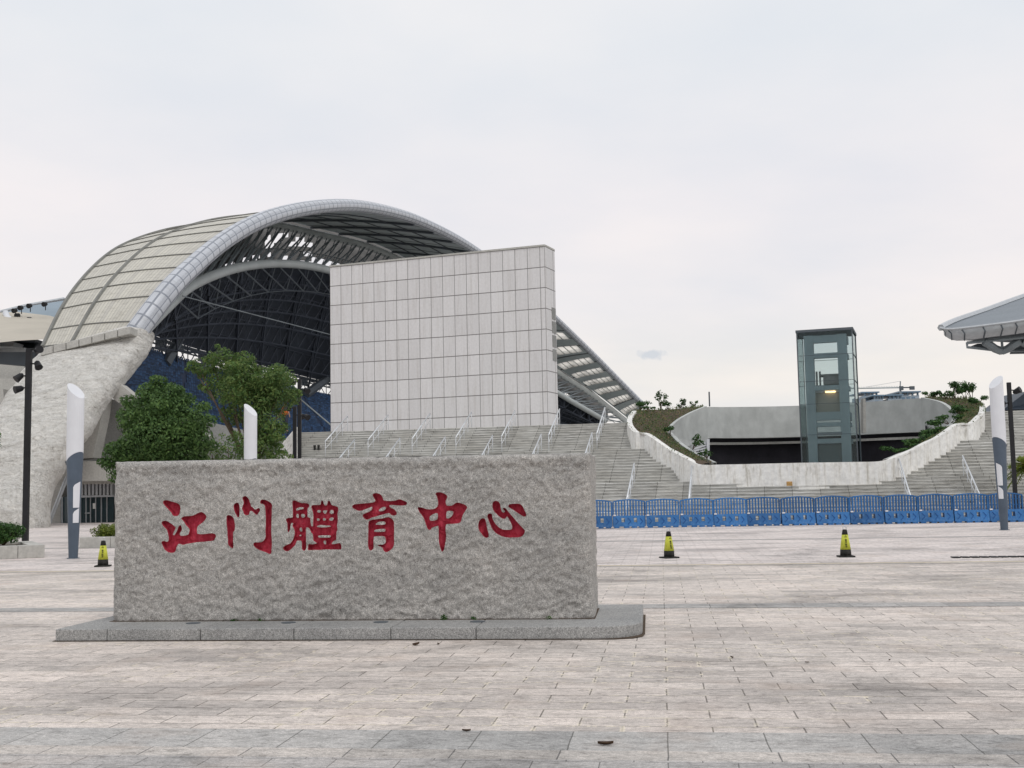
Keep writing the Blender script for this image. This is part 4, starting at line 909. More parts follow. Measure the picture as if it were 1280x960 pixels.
# truss web between upper and lower arches; dim ceiling behind it
U1 = resample([skin(i, 1.0, -1.7) for i in range(36, NTt)], 54); L1 = resample(T2[8:], 54)
wb = MB()
for i in range(53):
    wb.tube([U1[i], L1[i]], .10, 5, False); wb.tube([U1[i+1], L1[i]], .12, 5, False); wb.tube([U1[i].lerp(U1[i+1],.5), L1[min(53,i+1)].lerp(L1[i],.2)+Vector((0,2.5,0))], .07, 4, False)
    m1 = U1[i].lerp(L1[i],.5)+Vector((0,3,0)); m2 = U1[i+1].lerp(L1[i+1],.5)+Vector((0,3,0)); wb.tube([m1,m2], .06, 4, False)
    wb.tube([m1, L1[i+1]], .05, 4, False)
wb.build('arch_truss', MT['steel'], stad)
# struts hanging below the lower arch
hs = MB()
for i in range(8, 40, 3):
    a = T2[i]; b = T2[min(i+4,len(T2)-1)] + Vector((0,2,-2.6)); hs.tube([a, b], .09, 5, False); hs.tube([b, T2[min(i+6,len(T2)-1)]], .06, 5, False)
    hs.tube([b, T2[min(i+7,len(T2)-1)] + Vector((0,2,-2.6))], .05, 4, False)
hs.build('hanging_struts', MT['steel_dark'], stad)
cb = [at(215,368,118),at(250,330,128),at(290,296,142),at(345,276,165),at(400,276,172),at(470,296,182),at(540,328,192),at(640,405,205),at(760,505,222)]; cbt = resample([Vector(p) for p in catmull([tuple(p) for p in cb],5)], 90)
cc = [at(205,392,112),at(250,358,122),at(290,336,136),at(345,326,160),at(400,329,168),at(470,354,178),at(540,390,188),at(640,460,200),at(760,530,220)]; cct = resample([Vector(p) for p in catmull([tuple(p) for p in cc],5)], 90)
cm = MB(); CK = 9
for i in range(89):
    for k in range(CK):
        hole = (k == CK-1 and random.random() < .45) or (k == CK-2 and random.random() < .12) or (30 <= i <= 38 and 3 <= k <= 5 and random.random() < .6)
        if hole: continue
        q_ = [cbt[i].lerp(cct[i],k/CK), cbt[i+1].lerp(cct[i+1],k/CK), cbt[i+1].lerp(cct[i+1],(k+1)/CK), cbt[i].lerp(cct[i],(k+1)/CK)]; cm.quad(*q_)
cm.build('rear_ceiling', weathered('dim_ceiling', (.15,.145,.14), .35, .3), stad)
# seating stand
St = resample([at(*p) for p in catmull([(176,434,99),(240,453,113),(300,469,127),(350,481,140),(412,495,155),(520,512,175),(640,532,195)],5)], 60)
Sb = resample([at(*p) for p in catmull([(120,552,88),(200,560,94),(260,560,103),(330,556,112),(412,550,128),(520,552,150),(640,552,175)],5)], 60)
NR = 30; sg = MB(); rws = []
for r_ in range(NR+1):
    a = r_/NR; line = [St[i].lerp(Sb[i], a) for i in range(60)]
    rws.append([p+Vector((0,0,.0)) for p in line]); 
    if r_ < NR: rws.append([St[i].lerp(Sb[i], (r_+1)/NR)*1 for i in range(60)] and [Vector((St[i].lerp(Sb[i], (r_+.92)/NR).x, St[i].lerp(Sb[i], (r_+.92)/NR).y, line[i].z-.0)) for i in range(60)])
sg.grid(rws); sg.build('seating_tiers', MT['stand'], stad)
def seat_box(mb, P, t_, n_):  # n_ faces the pitch, t_ along the row
    w2 = t_*.24
    mb.hexa([P-w2, P+w2, P+w2+n_*.4, P-w2+n_*.4]+[q_+Vector((0,0,.08)) for q_ in (P-w2, P+w2, P+w2+n_*.4, P-w2+n_*.4)])
    mb.hexa([P-w2-n_*.06, P+w2-n_*.06, P+w2+n_*.02, P-w2+n_*.02]+[q_+Vector((0,0,.26)) for q_ in (P-w2-n_*.06, P+w2-n_*.06, P+w2+n_*.02, P-w2+n_*.02)])
allseats = []; 
for r_ in range(NR):
    a = (r_+.35)/NR; line = [St[i].lerp(Sb[i], a) for i in range(60)]; tot_ = arc_len(line)[-1]; k = int(tot_/.56); pts_ = resample(line, k)
    for j in range(k-1):
        if (j/k*9) % 1 < .06 or random.random() < .03 or pts_[j].y > 170: continue
        t_ = (pts_[j+1]-pts_[j]).normalized(); dn = (Sb[min(59,int(j/k*60))]-St[min(59,int(j/k*60))]); dn.z = 0; allseats.append((pts_[j]+Vector((0,0,random.uniform(.02,.07))), t_, dn.normalized()))
allseats.sort(key=lambda q_: q_[0].y + abs(q_[0].x+25)*.2)
rest = MB()
for j, (P_, t_, n_) in enumerate(allseats):
    if j < 60: mb = MB(); seat_box(mb, P_, t_, n_); mb.build('seat', MT['blue_seat'], stad, recalc=False)
    else: seat_box(rest, P_, t_, n_)
tag(rest.build('seat_rows', MT['blue_seat'], stad, recalc=False), kind='stuff')
# columns in the light slit, rail lines, lattice fringe at the eave
cl_ = MB()
for i in (3,7,10,15,20,25,31,38,44): 
    j = int(i*60/48); p = Ec[i]+Vector((0,.5,.6)); q_ = St[min(59,j)]+Vector((0,.5,-1)); q_.x = p.x + (q_.x-p.x)*.3; cl_.tube([p, q_], .55, 6)
for i in range(47):
    a, b = Ec[i], Ec[i+1]; cl_.tube([a+Vector((0,0,-.5)), b+Vector((0,0,-.5))], .08, 4, False); cl_.tube([a, b+Vector((0,0,-.5))], .07, 4, False); cl_.tube([a+Vector((0,0,-.5)), b], .07, 4, False); cl_.tube([a,b], .18, 4, False)
for i in range(47):
    if i % 4 in (1,): 
        a, b = Ec[i], Ec[i+1]; cl_.quad(a, b, b+Vector((0,0,-1.0)), a+Vector((0,0,-1.0)))
cl_.build('eave_lattice', MT['steel_dark'], stad)
for j0, dx in ((10,6),(22,6),(34,6)):
    MB().tube([St[j0]+Vector((0,0,.9)), St[j0+2].lerp(Sb[j0+dx],.95)+Vector((0,0,.9))], .10, 5, False).build('aisle_rail', MT['steel_light'], stad)
MB().tube([at(228,370,95), at(412,418,130)], .05, 4, False).build('tie_cable', MT['steel'], stad)
# rough concrete leg
LG = [(-90,668,58,668,70),(-90,655,56.5,655,70),(-80,630,57,630,70.5),(-70,600,66,602,72),(-50,575,86,573,73.5),(-25,550,104,546,75),(-2,524,122,517,77.5),(16,496,141,490,80),(32,470,163,465,83),(44,455,180,442,85),(50,449,187,426,86.5),(56,444,186,413,87),(70,438,172,407,87.2)]
lg = catmull(LG, 8); lr = []
NRG = 84
for li, (xl, yl, xr, yr, D) in enumerate(lg):
    Lp = at(xl, yl, D); Rp_ = at(xr, yr, D-.3); c = (Lp+Rp_)/2; a = (Rp_-Lp)/2; b = Vector((0,-2.6,0)); ringp = []
    if li >= len(lg)-10: b *= .5+.5*(len(lg)-1-li)/9
    for k in range(NRG):
        t_ = 2*math.pi*k/NRG; ct, st_ = math.cos(t_), math.sin(t_)
        p = c + a*math.copysign(abs(ct)**.55, ct) + b*math.copysign(abs(st_)**.8, st_)
        q_ = noise.turbulence(Vector((p.x*.45,p.y*.45,p.z*.8)), 5, True)
        p = p + (p-c).normalized()*(q_-.4)*.24*min(1,max(0,(p.z-1.2)/2)); ringp.append(p)
    lr.append(ringp)
lgm = MB(); lgm.grid(lr, closed=True); n = len(lgm.v)-NRG; lgm.f.append(tuple(range(n, n+NRG))); lgm.mi.append(0); lgm.build('concrete_leg', MT['roughcast'], stad, smooth=True)
gt = MB()
for k in range(7):
    a, b = k/7+.004, (k+1)/7-.004
    def gp(t_, dy): return at(50+113*t_, 437-28*t_+dy, 83.2)
    gt.slab([gp(a,8), gp(b,8), gp(b,-1.2), gp(a,-1.2)], (0,3.0,0))
gt.build('eave_beam', MT['concrete'], stad, bevel=.04)
gs = MB(); gs.slab([at(54,446,83.8), at(158,418,83.8), at(140,431,83.8), at(100,447,83.8), at(62,453,83.8)], (0,2.5,0)); gs.build('eave_beam_shade', MT['concrete_dark'], stad)  # darker slab painting in the shadow below the eave beam
# podium, doors and raking pieces under the leg
pd = MB(); pd.slab([at(70,602,79),at(380,597,79),at(380,572,79),at(78,577,79)], (0,4,0)); pd.slab([at(70,606,80.5),at(380,600,80.5),at(380,596,80.5),at(70,602,80.5)], (0,3,0)); pd.build('balcony', MT['concrete'], stad)
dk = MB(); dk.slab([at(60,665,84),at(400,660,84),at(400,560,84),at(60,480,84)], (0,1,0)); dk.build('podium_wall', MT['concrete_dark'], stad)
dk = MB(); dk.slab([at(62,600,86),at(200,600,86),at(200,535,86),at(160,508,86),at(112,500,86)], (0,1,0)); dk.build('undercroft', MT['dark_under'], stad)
rk = MB(); rk.slab([at(88,575,80),at(116,572,80),at(127,520,80),at(131,492,80),at(112,484,80),at(94,522,80)], (0,1.6,0)); rk.build('raking_pier', MT['concrete'], stad)
rk = MB(); rk.slab([at(131,491,81),at(163,514,81),at(172,498,81),at(150,480,81)], (0,1.4,0)); rk.slab([at(163,514,81),at(250,560,81),at(262,545,81),at(172,498,81)], (0,1.2,0)); rk.build('raking_beam', MT['concrete'], stad)
sp = MB(); sp.tube([at(60,658,77), at(84,596,79)], .13, 8); sp.build('slanted_strut', MT['silver'], stad)
lo = MB()
for k in range(9): x = 101+k*4.6; lo.slab([at(x,619,81),at(x+2.6,619,81),at(x+2.6,599,81),at(x,599,81)], (0,.5,0))
lo.slab([at(98,622,81),at(142,621,81),at(142,618.6,81),at(98,619.6,81)], (0,.6,0)); lo.slab([at(98,600,80.9),at(142,599,80.9),at(142,597,80.9),at(98,598,80.9)], (0,.6,0)); lo.build('louvre_band', MT['silver'], stad)
gd = MB(); gd.slab([at(76,655,82),at(142,654,82),at(142,621,82),at(76,621,82)], (0,.2,0)); dd_ = gd.build('door', MT['door_glass'], stad)
gf = MB()
for x in (77,88,100,107,112.5,119,126,133): gf.slab([at(x,655,81.8),at(x+.9,655,81.8),at(x+.9,621,81.8),at(x,621,81.8)], (0,.12,0))
gf.slab([at(106,642,81.7),at(113,641.8,81.7),at(113,640.6,81.7),at(106,640.8,81.7)], (0,.06,0)); gf.build('door_frame', MT['silver'], dd_)
pp = MB(); pp.slab([at(116,636,81.7),at(119.5,636,81.7),at(119.5,629,81.7),at(116,629,81.7)], (0,.03,0)); pp.build('notice', MT['paper'], dd_)
wl = MB(); wl.slab([at(60,655,83),at(76,655,83),at(76,600,83),at(60,600,83)], (0,.5,0)); wl.build('side_wall', MT['concrete'], stad)
# ------------------------------------------------------------------ far left venue
fv = empty('neighbouring_hall', at(20,620,130).xy.to_3d(), 0, 'low hall with beige and blue grey roof behind the rough leg at the left edge', 'building')
mb = MB(); rws = [[at(x, y0+(y1-y0)*k/6, 130-k*4) for k in range(7)] for x, y0, y1 in ((-120,400,452),(-60,396,440),(-20,392,430),(20,389.5,426),(58,394,424),(90,398,424))]; mb.grid(rws); mb.build('beige_roof', MT['far_beige'], fv, smooth=True)
mb = MB(); mb.grid([[at(8,390,131),at(30,383.5,134),at(90,374,140)],[at(14,401,128),at(34,396,130),at(90,385,134)],[at(30,408,124),at(50,410,124),at(90,404,125)],[at(53,413.5,121),at(64,415,120),at(95,414,120)]]); mb.build('blue_roof', MT['far_blue'], fv, smooth=True)
MB().tube([at(7,391,128),at(10,398,126.5),at(24,405,124),at(40,410,122),at(60,415,119)], .35, 6).build('roof_kerb', MT['lamp_white'], fv, smooth=True)
MB().tube([at(-80,404,131),at(0,390.5,131.5),at(30,383,134.5),at(80,374,140)], .25, 6).build('roof_edge', MT['silver'], fv)
mb = MB(); mb.slab([at(-60,427,112),at(44,427,112),at(44,423.5,112),at(-60,423.5,112)], (0,2,0)); mb.slab([at(-60,437,112),at(44,437,112),at(44,426,114),at(-60,426,114)], (0,2,0)); mb.build('shadow_band', MT['steel_dark'], fv)
mb = MB(); mb.slab([at(-60,432,110),at(16,433,110),at(19,428,110),at(0,424,110),at(-60,424,110)], (0,2,0)); mb.slab([at(-60,443.5,109),at(32,441.5,109),at(30,434.5,109),at(-60,434,109)], (0,2,0)); mb.build('silver_fascia', MT['silver'], fv)
mb = MB(); mb.slab([at(-60,450,108),at(44,458,108),at(44,440,108),at(-60,440,108)], (0,2,0)); mb.build('soffit', MT['steel_dark'], fv)
mb = MB(); mb.slab([at(-60,470,100),at(36,476,100),at(30,458,100),at(-60,450,100)], (0,3,0)); mb.slab([at(-60,490,97),at(28,492,97),at(22,474,97),at(-60,468,97)], (0,2,0)); mb.slab([at(-8,535,96),at(6,530,96),at(4,486,96),at(-20,486,96)], (0,2,0)); mb.build('concrete_beams', MT['concrete'], fv)
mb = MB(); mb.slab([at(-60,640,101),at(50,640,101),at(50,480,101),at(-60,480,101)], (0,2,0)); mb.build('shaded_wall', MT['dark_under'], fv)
for k, (x, y) in enumerate(((19.5,388,),(23,394),(27,384.5),(38,382),(38,399),(57,380))):
    r_ = empty('floodlight', at(x, y+3, 126), 0, ['leftmost small round floodlight on the far left roof','second small floodlight lying lower beside the leftmost one','third floodlight on the far left roof skyline','fourth floodlight on the far left roof skyline','lowest floodlight on the blue grey far left roof','rightmost tiny floodlight on the far left roof skyline'][k], 'floodlight', 'floodlights on the far left roof')
    P = at(x, y, 126); mb = MB(); mb.tube([P+Vector((0,.3,0)),P,P+Vector((-.1,-.35,-.1))], [.12,.24,.28], 10); mb.build('lamp_head', MT['black'], r_); MB().tube([P, P-Vector((0,0,.7))], .05, 5).build('bracket', MT['black'], r_)
# ------------------------------------------------------------------ right venue roof
rv = empty('arena_canopy', at(1290,640,100).xy.to_3d(), 0, 'pointed grey canopy roof with silver edge jutting in from the right', 'roof')
topl = [(1176,411.5,100),(1192,413,98),(1241,407.5,96),(1280,402,95),(1340,391,93),(1420,376,91)]; botl = [(1180,419,100.3),(1196,426,98.5),(1241,421,96.8),(1280,416,96),(1340,407,94.5),(1420,393,93)]
tl = [Vector(p) for p in catmull([tuple(at(*q)) for q in topl],4)]; bl = [Vector(p) for p in catmull([tuple(at(*q)) for q in botl],4)]
mb = MB(); mb.grid([[t_, t_.lerp(b_,.4)+Vector((0,-.35,0)), b_] for t_, b_ in zip(tl, bl)]); mb.build('silver_edge', MT['silver'], rv, smooth=True)
rd = [Vector(p) for p in catmull([tuple(at(*q)) for q in ((1176,411,101),(1195,402,106),(1235,388,113),(1280,371.5,120),(1340,352,126),(1420,332,132))],4)]
mb = MB(); mb.grid([[t_, t_.lerp(r_,.25)+Vector((0,0,-.1)), t_.lerp(r_,.6), r_] for t_, r_ in zip(tl, rd)]); mb.build('roof_top', MT['venue_top'], rv)
mb = MB(); mb.tube([p+Vector((0,0,.1)) for p in rd], .3, 6); mb.tube([p+Vector((0,0,.12)) for p in tl], .12, 5); mb.build('ridge_trim', MT['silver'], rv)
ud = [Vector(p) for p in catmull([tuple(at(*q)) for q in ((1182,418,101),(1210,424,104),(1260,428,108),(1300,428,112),(1350,425,116),(1420,415,120))],4)]
mb = MB(); mb.grid([[b_, u_] for b_, u_ in zip(bl, ud)]); mb.build('underside', MT['steel_dark'], rv)
sj = MB()
for k in range(1, len(tl)-1, 2): MB().tube([tl[k]+Vector((0,-.03,0)), tl[k].lerp(bl[k],.4)+Vector((0,-.4,0)), bl[k]+Vector((0,-.03,0))], .06, 4).build('edge_seam', MT['steel_dark'], rv)
tr = MB(); tr.tube([at(1209,428.5,98),at(1225,427,98),at(1280,421.5,97),at(1420,405,95)], .14, 6); tr.tube([at(1209,428,98),at(1209,434,98),at(1253,439,99),at(1280,438.5,100),at(1420,432,102)], .12, 6)
tr.tube([at(1252,425,98),at(1253,439,99)], .12, 5)
for x, sg_ in ((1252,-1),(1252,1),(1300,-1),(1300,1)): tr.tube([at(x,439-abs(0),99), at(x+sg_*8,436,98.6), at(x+sg_*15,431,98), at(x+sg_*22,427,98)], .35, 6)
tr.build('edge_truss', MT['steel'], rv)
dkk = MB(); dkk.slab([at(1268,441,101),at(1420,438,101),at(1420,418,101),at(1274,424,101)], (0,1,0)); dkk.slab([at(1215,432.5,100.5),at(1243,437.5,100.5),at(1236,428.5,100.5),at(1222,429.5,100.5)], (0,.5,0)); dkk.build('dark_infill', MT['steel_dark'], rv)
hb = empty('low_pavilion', at(1310,640,110).xy.to_3d(), 0, 'dark blue pitched roof pavilion at the far right above the stairs', 'building')
mb = MB(); mb.slab([at(1254,512,110),at(1420,508,110),at(1420,470,118),at(1284,489,112)], (0,6,0)); mb.build('roof', MT['slate'], hb)
mb = MB(); mb.slab([at(1262,560,111),at(1420,560,111),at(1420,508.5,111),at(1262,512.5,111)], (0,5,0)); mb.build('wall', MT['steel_dark'], hb)
# ------------------------------------------------------------------ far buildings and crane
def tower(label, x0, x1, ytop, D, rows_):
    r_ = empty('distant_block', at((x0+x1)/2,604,D).xy.to_3d(), 0, label, 'building', 'distant apartment blocks')
    a = at(x0,ytop,D); b = at(x1,ytop,D); H = a.z
    mb = MB(); mb.box(a.x,b.x,D,D+30,0,H); mb.build('block', MT['far_building'], r_)
    mb = MB(); mb.box(a.x-2,b.x+1,D-2,D+32,H+2.2,H+3.2); 
    for k in range(4): xx = a.x+(b.x-a.x)*(.1+.27*k); mb.box(xx,xx+1,D,D+2,H,H+2.2)
    mb.build('roof_canopy', MT['far_window'], r_)
    wn = MB(); n_ = int((b.x-a.x)/4)
    for i in range(n_):
        for j in range(rows_): wn.box(a.x+1+i*4, a.x+3.6+i*4, D-.3, D-.02, H-3.2-j*3.4, H-1.2-j*3.4)
    wn.build('windows', MT['far_window'], r_)
tower('distant blue grey block left of the crane, just right of the glass tower', 1079, 1097, 495, 900, 5)
tower('lower distant block between the glass tower and the crane', 1092, 1104, 499, 880, 4)
tower('distant blue grey block right under the crane', 1125, 1149, 494.5, 900, 5)
tower('lower distant block left of the crane mast', 1110, 1127, 498.5, 880, 4)
cn = empty('tower_crane', at(1126,604,890).xy.to_3d(), 0, 'distant tower crane with long jib above the far blocks', 'crane')
mb = MB(); m0 = at(1126,500,890); m1 = at(1125.5,476.5,890); mb.tube([Vector((m0.x,890,0)), Vector((m0.x,890,at(1126,484,890).z))], .9, 4); mb.tube([Vector((m0.x,890,at(1126,484,890).z)), m1], .5, 4); mb.build('mast', MT['steel'], cn)
mb = MB(); j0 = at(1050,486,890); j1 = at(1126,484.5,890); mb.tube([j0, j1], .45, 4)
for k in range(24): mb.tube([j0.lerp(j1,k/24), j0.lerp(j1,(k+.5)/24)+Vector((0,0,1.2)), j0.lerp(j1,(k+1)/24)], .2, 3)
mb.tube([j0+Vector((20,0,1)), m1], .15, 3); mb.build('jib', MT['steel_light'], cn)
mb = MB(); c0 = at(1126,484.5,890); c1 = at(1142,484.2,890); mb.tube([c0,c1], .5, 4); mb.box(c1.x-3,c1.x+.5,889,891,c1.z-1.8,c1.z+.9); mb.box(c0.x-1,c0.x+1.6,888.5,891,c0.z-2,c0.z+1); mb.build('counterweight', MT['steel_dark'], cn)
# ------------------------------------------------------------------ blue barriers
A0 = ground(746, 660.6); A1 = ground(1195.6, 653.4); bd = (A1-A0); blen = bd.length; bd.normalize(); BW = blen/10.55; byaw = math.atan2(bd.y, bd.x)
bproto = empty('water_barrier', (0,0,0))
def barrier_parts(root):
    W_ = BW-.03; hw = W_/2; zb = .52
    base = MB(); hx = (-.26, .26); hwid = .065
    # lower tank: built round two hand holes
    xsq = [-hw, -.26-hwid, -.26+hwid, .26-hwid, .26+hwid, hw]
    def yy(z): return .20-.09*(z-.06)/.46
    def seg(x0,x1,z0,z1): base.hexa([(x0,-yy(z0),z0),(x1,-yy(z0),z0),(x1,yy(z0),z0),(x0,yy(z0),z0),(x0,-yy(z1),z1),(x1,-yy(z1),z1),(x1,yy(z1),z1),(x0,yy(z1),z1)])
    seg(xsq[0],xsq[1],.06,zb); seg(xsq[2],xsq[3],.06,zb); seg(xsq[4],xsq[5],.06,zb)
    for a, b in ((1,2),(3,4)): seg(xsq[a],xsq[b],.06,.24); seg(xsq[a],xsq[b],.42,zb)
    for a in (-hw+.05, -.22, .1, hw-.27): base.box(a, a+.22, -.19, .19, 0, .06)
    base.build('tank', MT['blue'], root, world=False, bevel=.008)
    gr = MB(); nb = 11
    def ytop(x): return 1.12+.09*(1-(x/hw)**2)
    for k in range(nb+1):
        x = -hw+.02+(W_-.04)*k/nb; gr.box(x-.03, x+.03, -.045, .045, zb+.002, ytop(x)-.05)
    for k in range(16):
        x0 = -hw+W_*k/16; x1 = -hw+W_*(k+1)/16
        gr.hexa([(x0,-.06,ytop(x0)-.055),(x1,-.06,ytop(x1)-.055),(x1,.06,ytop(x1)-.055),(x0,.06,ytop(x0)-.055),(x0,-.06,ytop(x0)),(x1,-.06,ytop(x1)),(x1,.06,ytop(x1)),(x0,.06,ytop(x0))])
    for z in (.70,.93): gr.box(-hw+.02, hw-.02, -.028, .028, z, z+.022)
    gr.box(-hw,-hw+.05,-.055,.055,zb+.002,1.10); gr.box(hw-.05,hw,-.055,.055,zb+.002,1.10)
    gr.build('grille', MT['blue'], root, world=False)
    for cx in (-.52,0,.50):
        ch = MB()
        for s_ in (1,-1):
            p1 = (cx-.05, -yy(.29+s_*.13)-.008, .29+s_*.13); p2 = (cx+.06, -yy(.29)-.008, .29); ch.tube([p1,p2], .014, 4)
        ch.build('chevron_rib', MT['blue_rib'], root, world=False)
    pg = MB(); pg.box(-hw+.02,-hw+.13,-.15,-.05,zb-.015,zb+.04); pg.build('joint_peg', MT['lamp_white'], root, world=False)
barrier_parts(bproto)
nbar = 13
for k in range(nbar):
    o = bproto if k == 0 else copy_tree(bproto)
    c = A0 + bd*(BW*(k-.08+.0)) ; jx = ground(765.8, 660.3)
    c = A0 + bd*((jx-A0).dot(bd) - BW/2 + BW*k)
    o.location = (c.x+random.uniform(-.01,.01), c.y+random.uniform(-.09,.09), 0); o.rotation_euler = (0,random.uniform(-.006,.006),byaw+random.uniform(-.05,.05))
    tag(o, f'{ORD[k]} blue plastic barrier of the row, counted from the inscribed stone', 'barrier', 'blue plastic barriers in front of the stairs')
# ------------------------------------------------------------------ cones
cp_ = empty('traffic_cone', (0,0,0))
MB().box(-.18,.18,-.18,.18,0,.035).build('base', MT['rubber'], cp_, world=False, bevel=.01)
MB().lathe([(.125,.035),(.118,.17)], sides=20).build('lower_cone', MT['rubber'], cp_, world=False, smooth=True)
MB().lathe([(.119,.172),(.070,.50)], sides=20).build('sleeve', MT['yellow'], cp_, world=False, smooth=True)
MB().lathe([(.068,.502),(.052,.60),(.045,.615),(.02,.62)], sides=20).build('cap', MT['rubber'], cp_, world=False, smooth=True)
MB().tube([(.04*math.cos(q), 0, .65+.04*math.sin(q)) for q in [2*math.pi*k/14 for k in range(15)]], .008, 5).build('ring', MT['silver'], cp_, world=False)
mk = MB()
for k in range(4):
    z = .235+k*.05
    y = -(.119-(z-.172)*.1494)-.004
    mk.tube([(-.022,y,z+.016),(.022,y,z+.016)], .004, 4); mk.tube([(0,y,z+.02),(0,y,z-.016)], .004, 4); mk.tube([(-.02,y,z-.004 if k%2 else z-.01),(.02,y,z-.004)], .0045, 4)
    if k%2: mk.tube([(-.018,y,z+.01),(-.018,y,z-.016),(.018,y,z-.016)], .004, 4)
mk.tube([(-.025,-.082,.452),(0,-.077,.492),(.025,-.082,.452),(-.025,-.082,.452)], .004, 4); mk.build('sleeve_lettering', MT['black'], cp_, world=False)
for k, (x, y) in enumerate(((838,698.2),(1060.5,696.8),(125,708.8))):
    o = cp_ if k == 0 else copy_tree(cp_); P = ground(x, y); o.location = (P.x, P.y+.2, 0); o.rotation_euler = (0,0,(.35,-.08,.2)[k])
    tag(o, ['yellow and black traffic cone nearest the right end of the stone','yellow and black traffic cone standing farthest right','yellow and black traffic cone left of the stone beside the column lamp'][k], 'traffic cone', 'traffic cones on the plaza')
# ------------------------------------------------------------------ column lamps
def column_lamp(P, H, label, lean=1):
    root = empty('column_lamp', P, 0, label, 'lamp', 'white and slate column lamps')
    r0_, r1_ = .20, .37*.66+.0
    def rad_(z): return .122+ (.228-.122)*min(1,z/(H*.6))
    seg_ = 28
    def ringf(zf): return [(rad_(zf(q))*math.cos(q), rad_(zf(q))*math.sin(q), zf(q)) for q in [2*math.pi*k/seg_ for k in range(seg_)]]
    split = lambda q: H*.565 + .17*math.cos(q+.5 if lean > 0 else q-math.pi-.5+2*math.pi)
    topf = lambda q: H - .24 - .20*math.cos(q)*lean + .10*math.sin(q)
    mb = MB(); rows_ = [ringf(lambda q, a=a: a*split(q)) for a in [k/10 for k in range(11)]]; mb.grid(rows_, closed=True); mb.build('slate_shaft', MT['slate'], root, world=False, smooth=True)
    mb = MB(); rows_ = [ringf(lambda q, a=a: split(q)+.004+(topf(q)-split(q))*a) for a in [k/8 for k in range(9)]]; mb.grid(rows_, closed=True); n = len(mb.v)-seg_; mb.f.append(tuple(range(n,n+seg_))); mb.mi.append(0); mb.build('white_shade', MT['lamp_white'], root, world=False)
    sg = MB()
    for (z0, z1) in ((H*.20,H*.27),(H*.285,H*.42)):
        rr = []
        for j in range(8):
            q = R(-62+ j*7.5*lean if lean > 0 else -118 - j*7.5); q = R(-78+j*8) if lean > 0 else R(-102-j*8)
            ex = .16*math.sqrt(j/7)-.10
            rr.append([((rad_(z)+.012)*math.cos(q), (rad_(z)+.012)*math.sin(q), z+(ex if z == z1 else -.0)) for z in (z0, (z0+z1)/2, z1)])
        sg.grid(rr)
        sg.grid([[(p[0]*.93,p[1]*.93,p[2]) for p in r_] for r_ in rr])
    sg.build('white_inlay', MT['lamp_white'], root, world=False, smooth=True)
    mb = MB(); mb.tube([(-rad_(2)*lean,0,H*.52),(-rad_(2)*lean-.06*lean,0,H*.55)], .025, 6); mb.build('bracket', MT['steel_dark'], root, world=False)
    MB().lathe([(.17,0),(.17,.015),(.14,.02)], sides=24).build('foot_ring', MT['slate'], root, world=False)
    return root
P = ground(91.5, 698); column_lamp(P, at(91,478,P.y).z, 'leftmost column lamp, white top over slate shaft, beside the black pole')
P = at(313, 600, 41); P.z = 0; column_lamp(P, at(313,504,P.y).z, 'column lamp rising behind the stone in front of the trees')
P = ground(1255.5, 662.5); column_lamp(P, at(1245,469,P.y).z, 'rightmost column lamp in front of the blue barriers', lean=-1)
# ------------------------------------------------------------------ spotlight poles
def spot_pole(P, H, w_, heads, label):
    root = empty('spotlight_pole', P, 0, label, 'light pole', 'black spotlight poles')
    MB().box(-w_/2,w_/2,-w_/2,w_/2,0,H).build('pole', MT['black'], root, world=False, bevel=.01)
    MB().box(-w_,w_,-w_,w_,0,.03).build('foot_plate', MT['black'], root, world=False)
    for z, sx, tilt in heads:
        hd = MB(); a = Vector((sx*(w_/2+.24), -.02, z)); d = Vector((sx*.5, -.5, tilt)).normalized()
        hd.tube([a-d*.17, a-d*.1, a+d*.08, a+d*.16], [.05,.105,.13,.145], 14); h_ = hd.build('spot_head', MT['black'], root, world=False, smooth=False)
        MB().tube([(0,0,z+.05),(sx*(w_/2+.2),0,z+.03),tuple(a)], .03, 6).build('arm', MT['black'], h_, world=False)
P = ground(31.5, 682); spot_pole(P, at(38,436,P.y).z, .19, [(at(38,438,P.y).z,1,.1),(at(38,456,P.y).z,1,-.8),(at(38,471,P.y).z,-1,-.6),(at(38,486,P.y).z,-1,-.2)], 'black pole with four spotlights at the left edge')
P = at(374.5, 590, 55); P.z = 0; spot_pole(P, at(373,474,55).z, .17, [(at(373,478,55).z,-1,.2),(at(373,488,55).z,1,-.3),(at(373,521,55).z,1,-.3)], 'taller black spotlight pole at the left end of the stairs')
P = at(368.5, 590, 56.5); P.z = 0; spot_pole(P, at(369,508,56.5).z, .17, [(at(369,511,56.5).z,-1,.2),(at(369,520,56.5).z,1,-.3)], 'shorter black spotlight pole beside the taller one')
P = at(1268, 600, 48.5); P.z = 0; spot_pole(P, at(1263,478,48.5).z, .15, [(at(1263,489,48.5).z,1,.3),(at(1263,505,48.5).z,-1,-.5)], 'black spotlight pole at the right edge behind the column lamp')
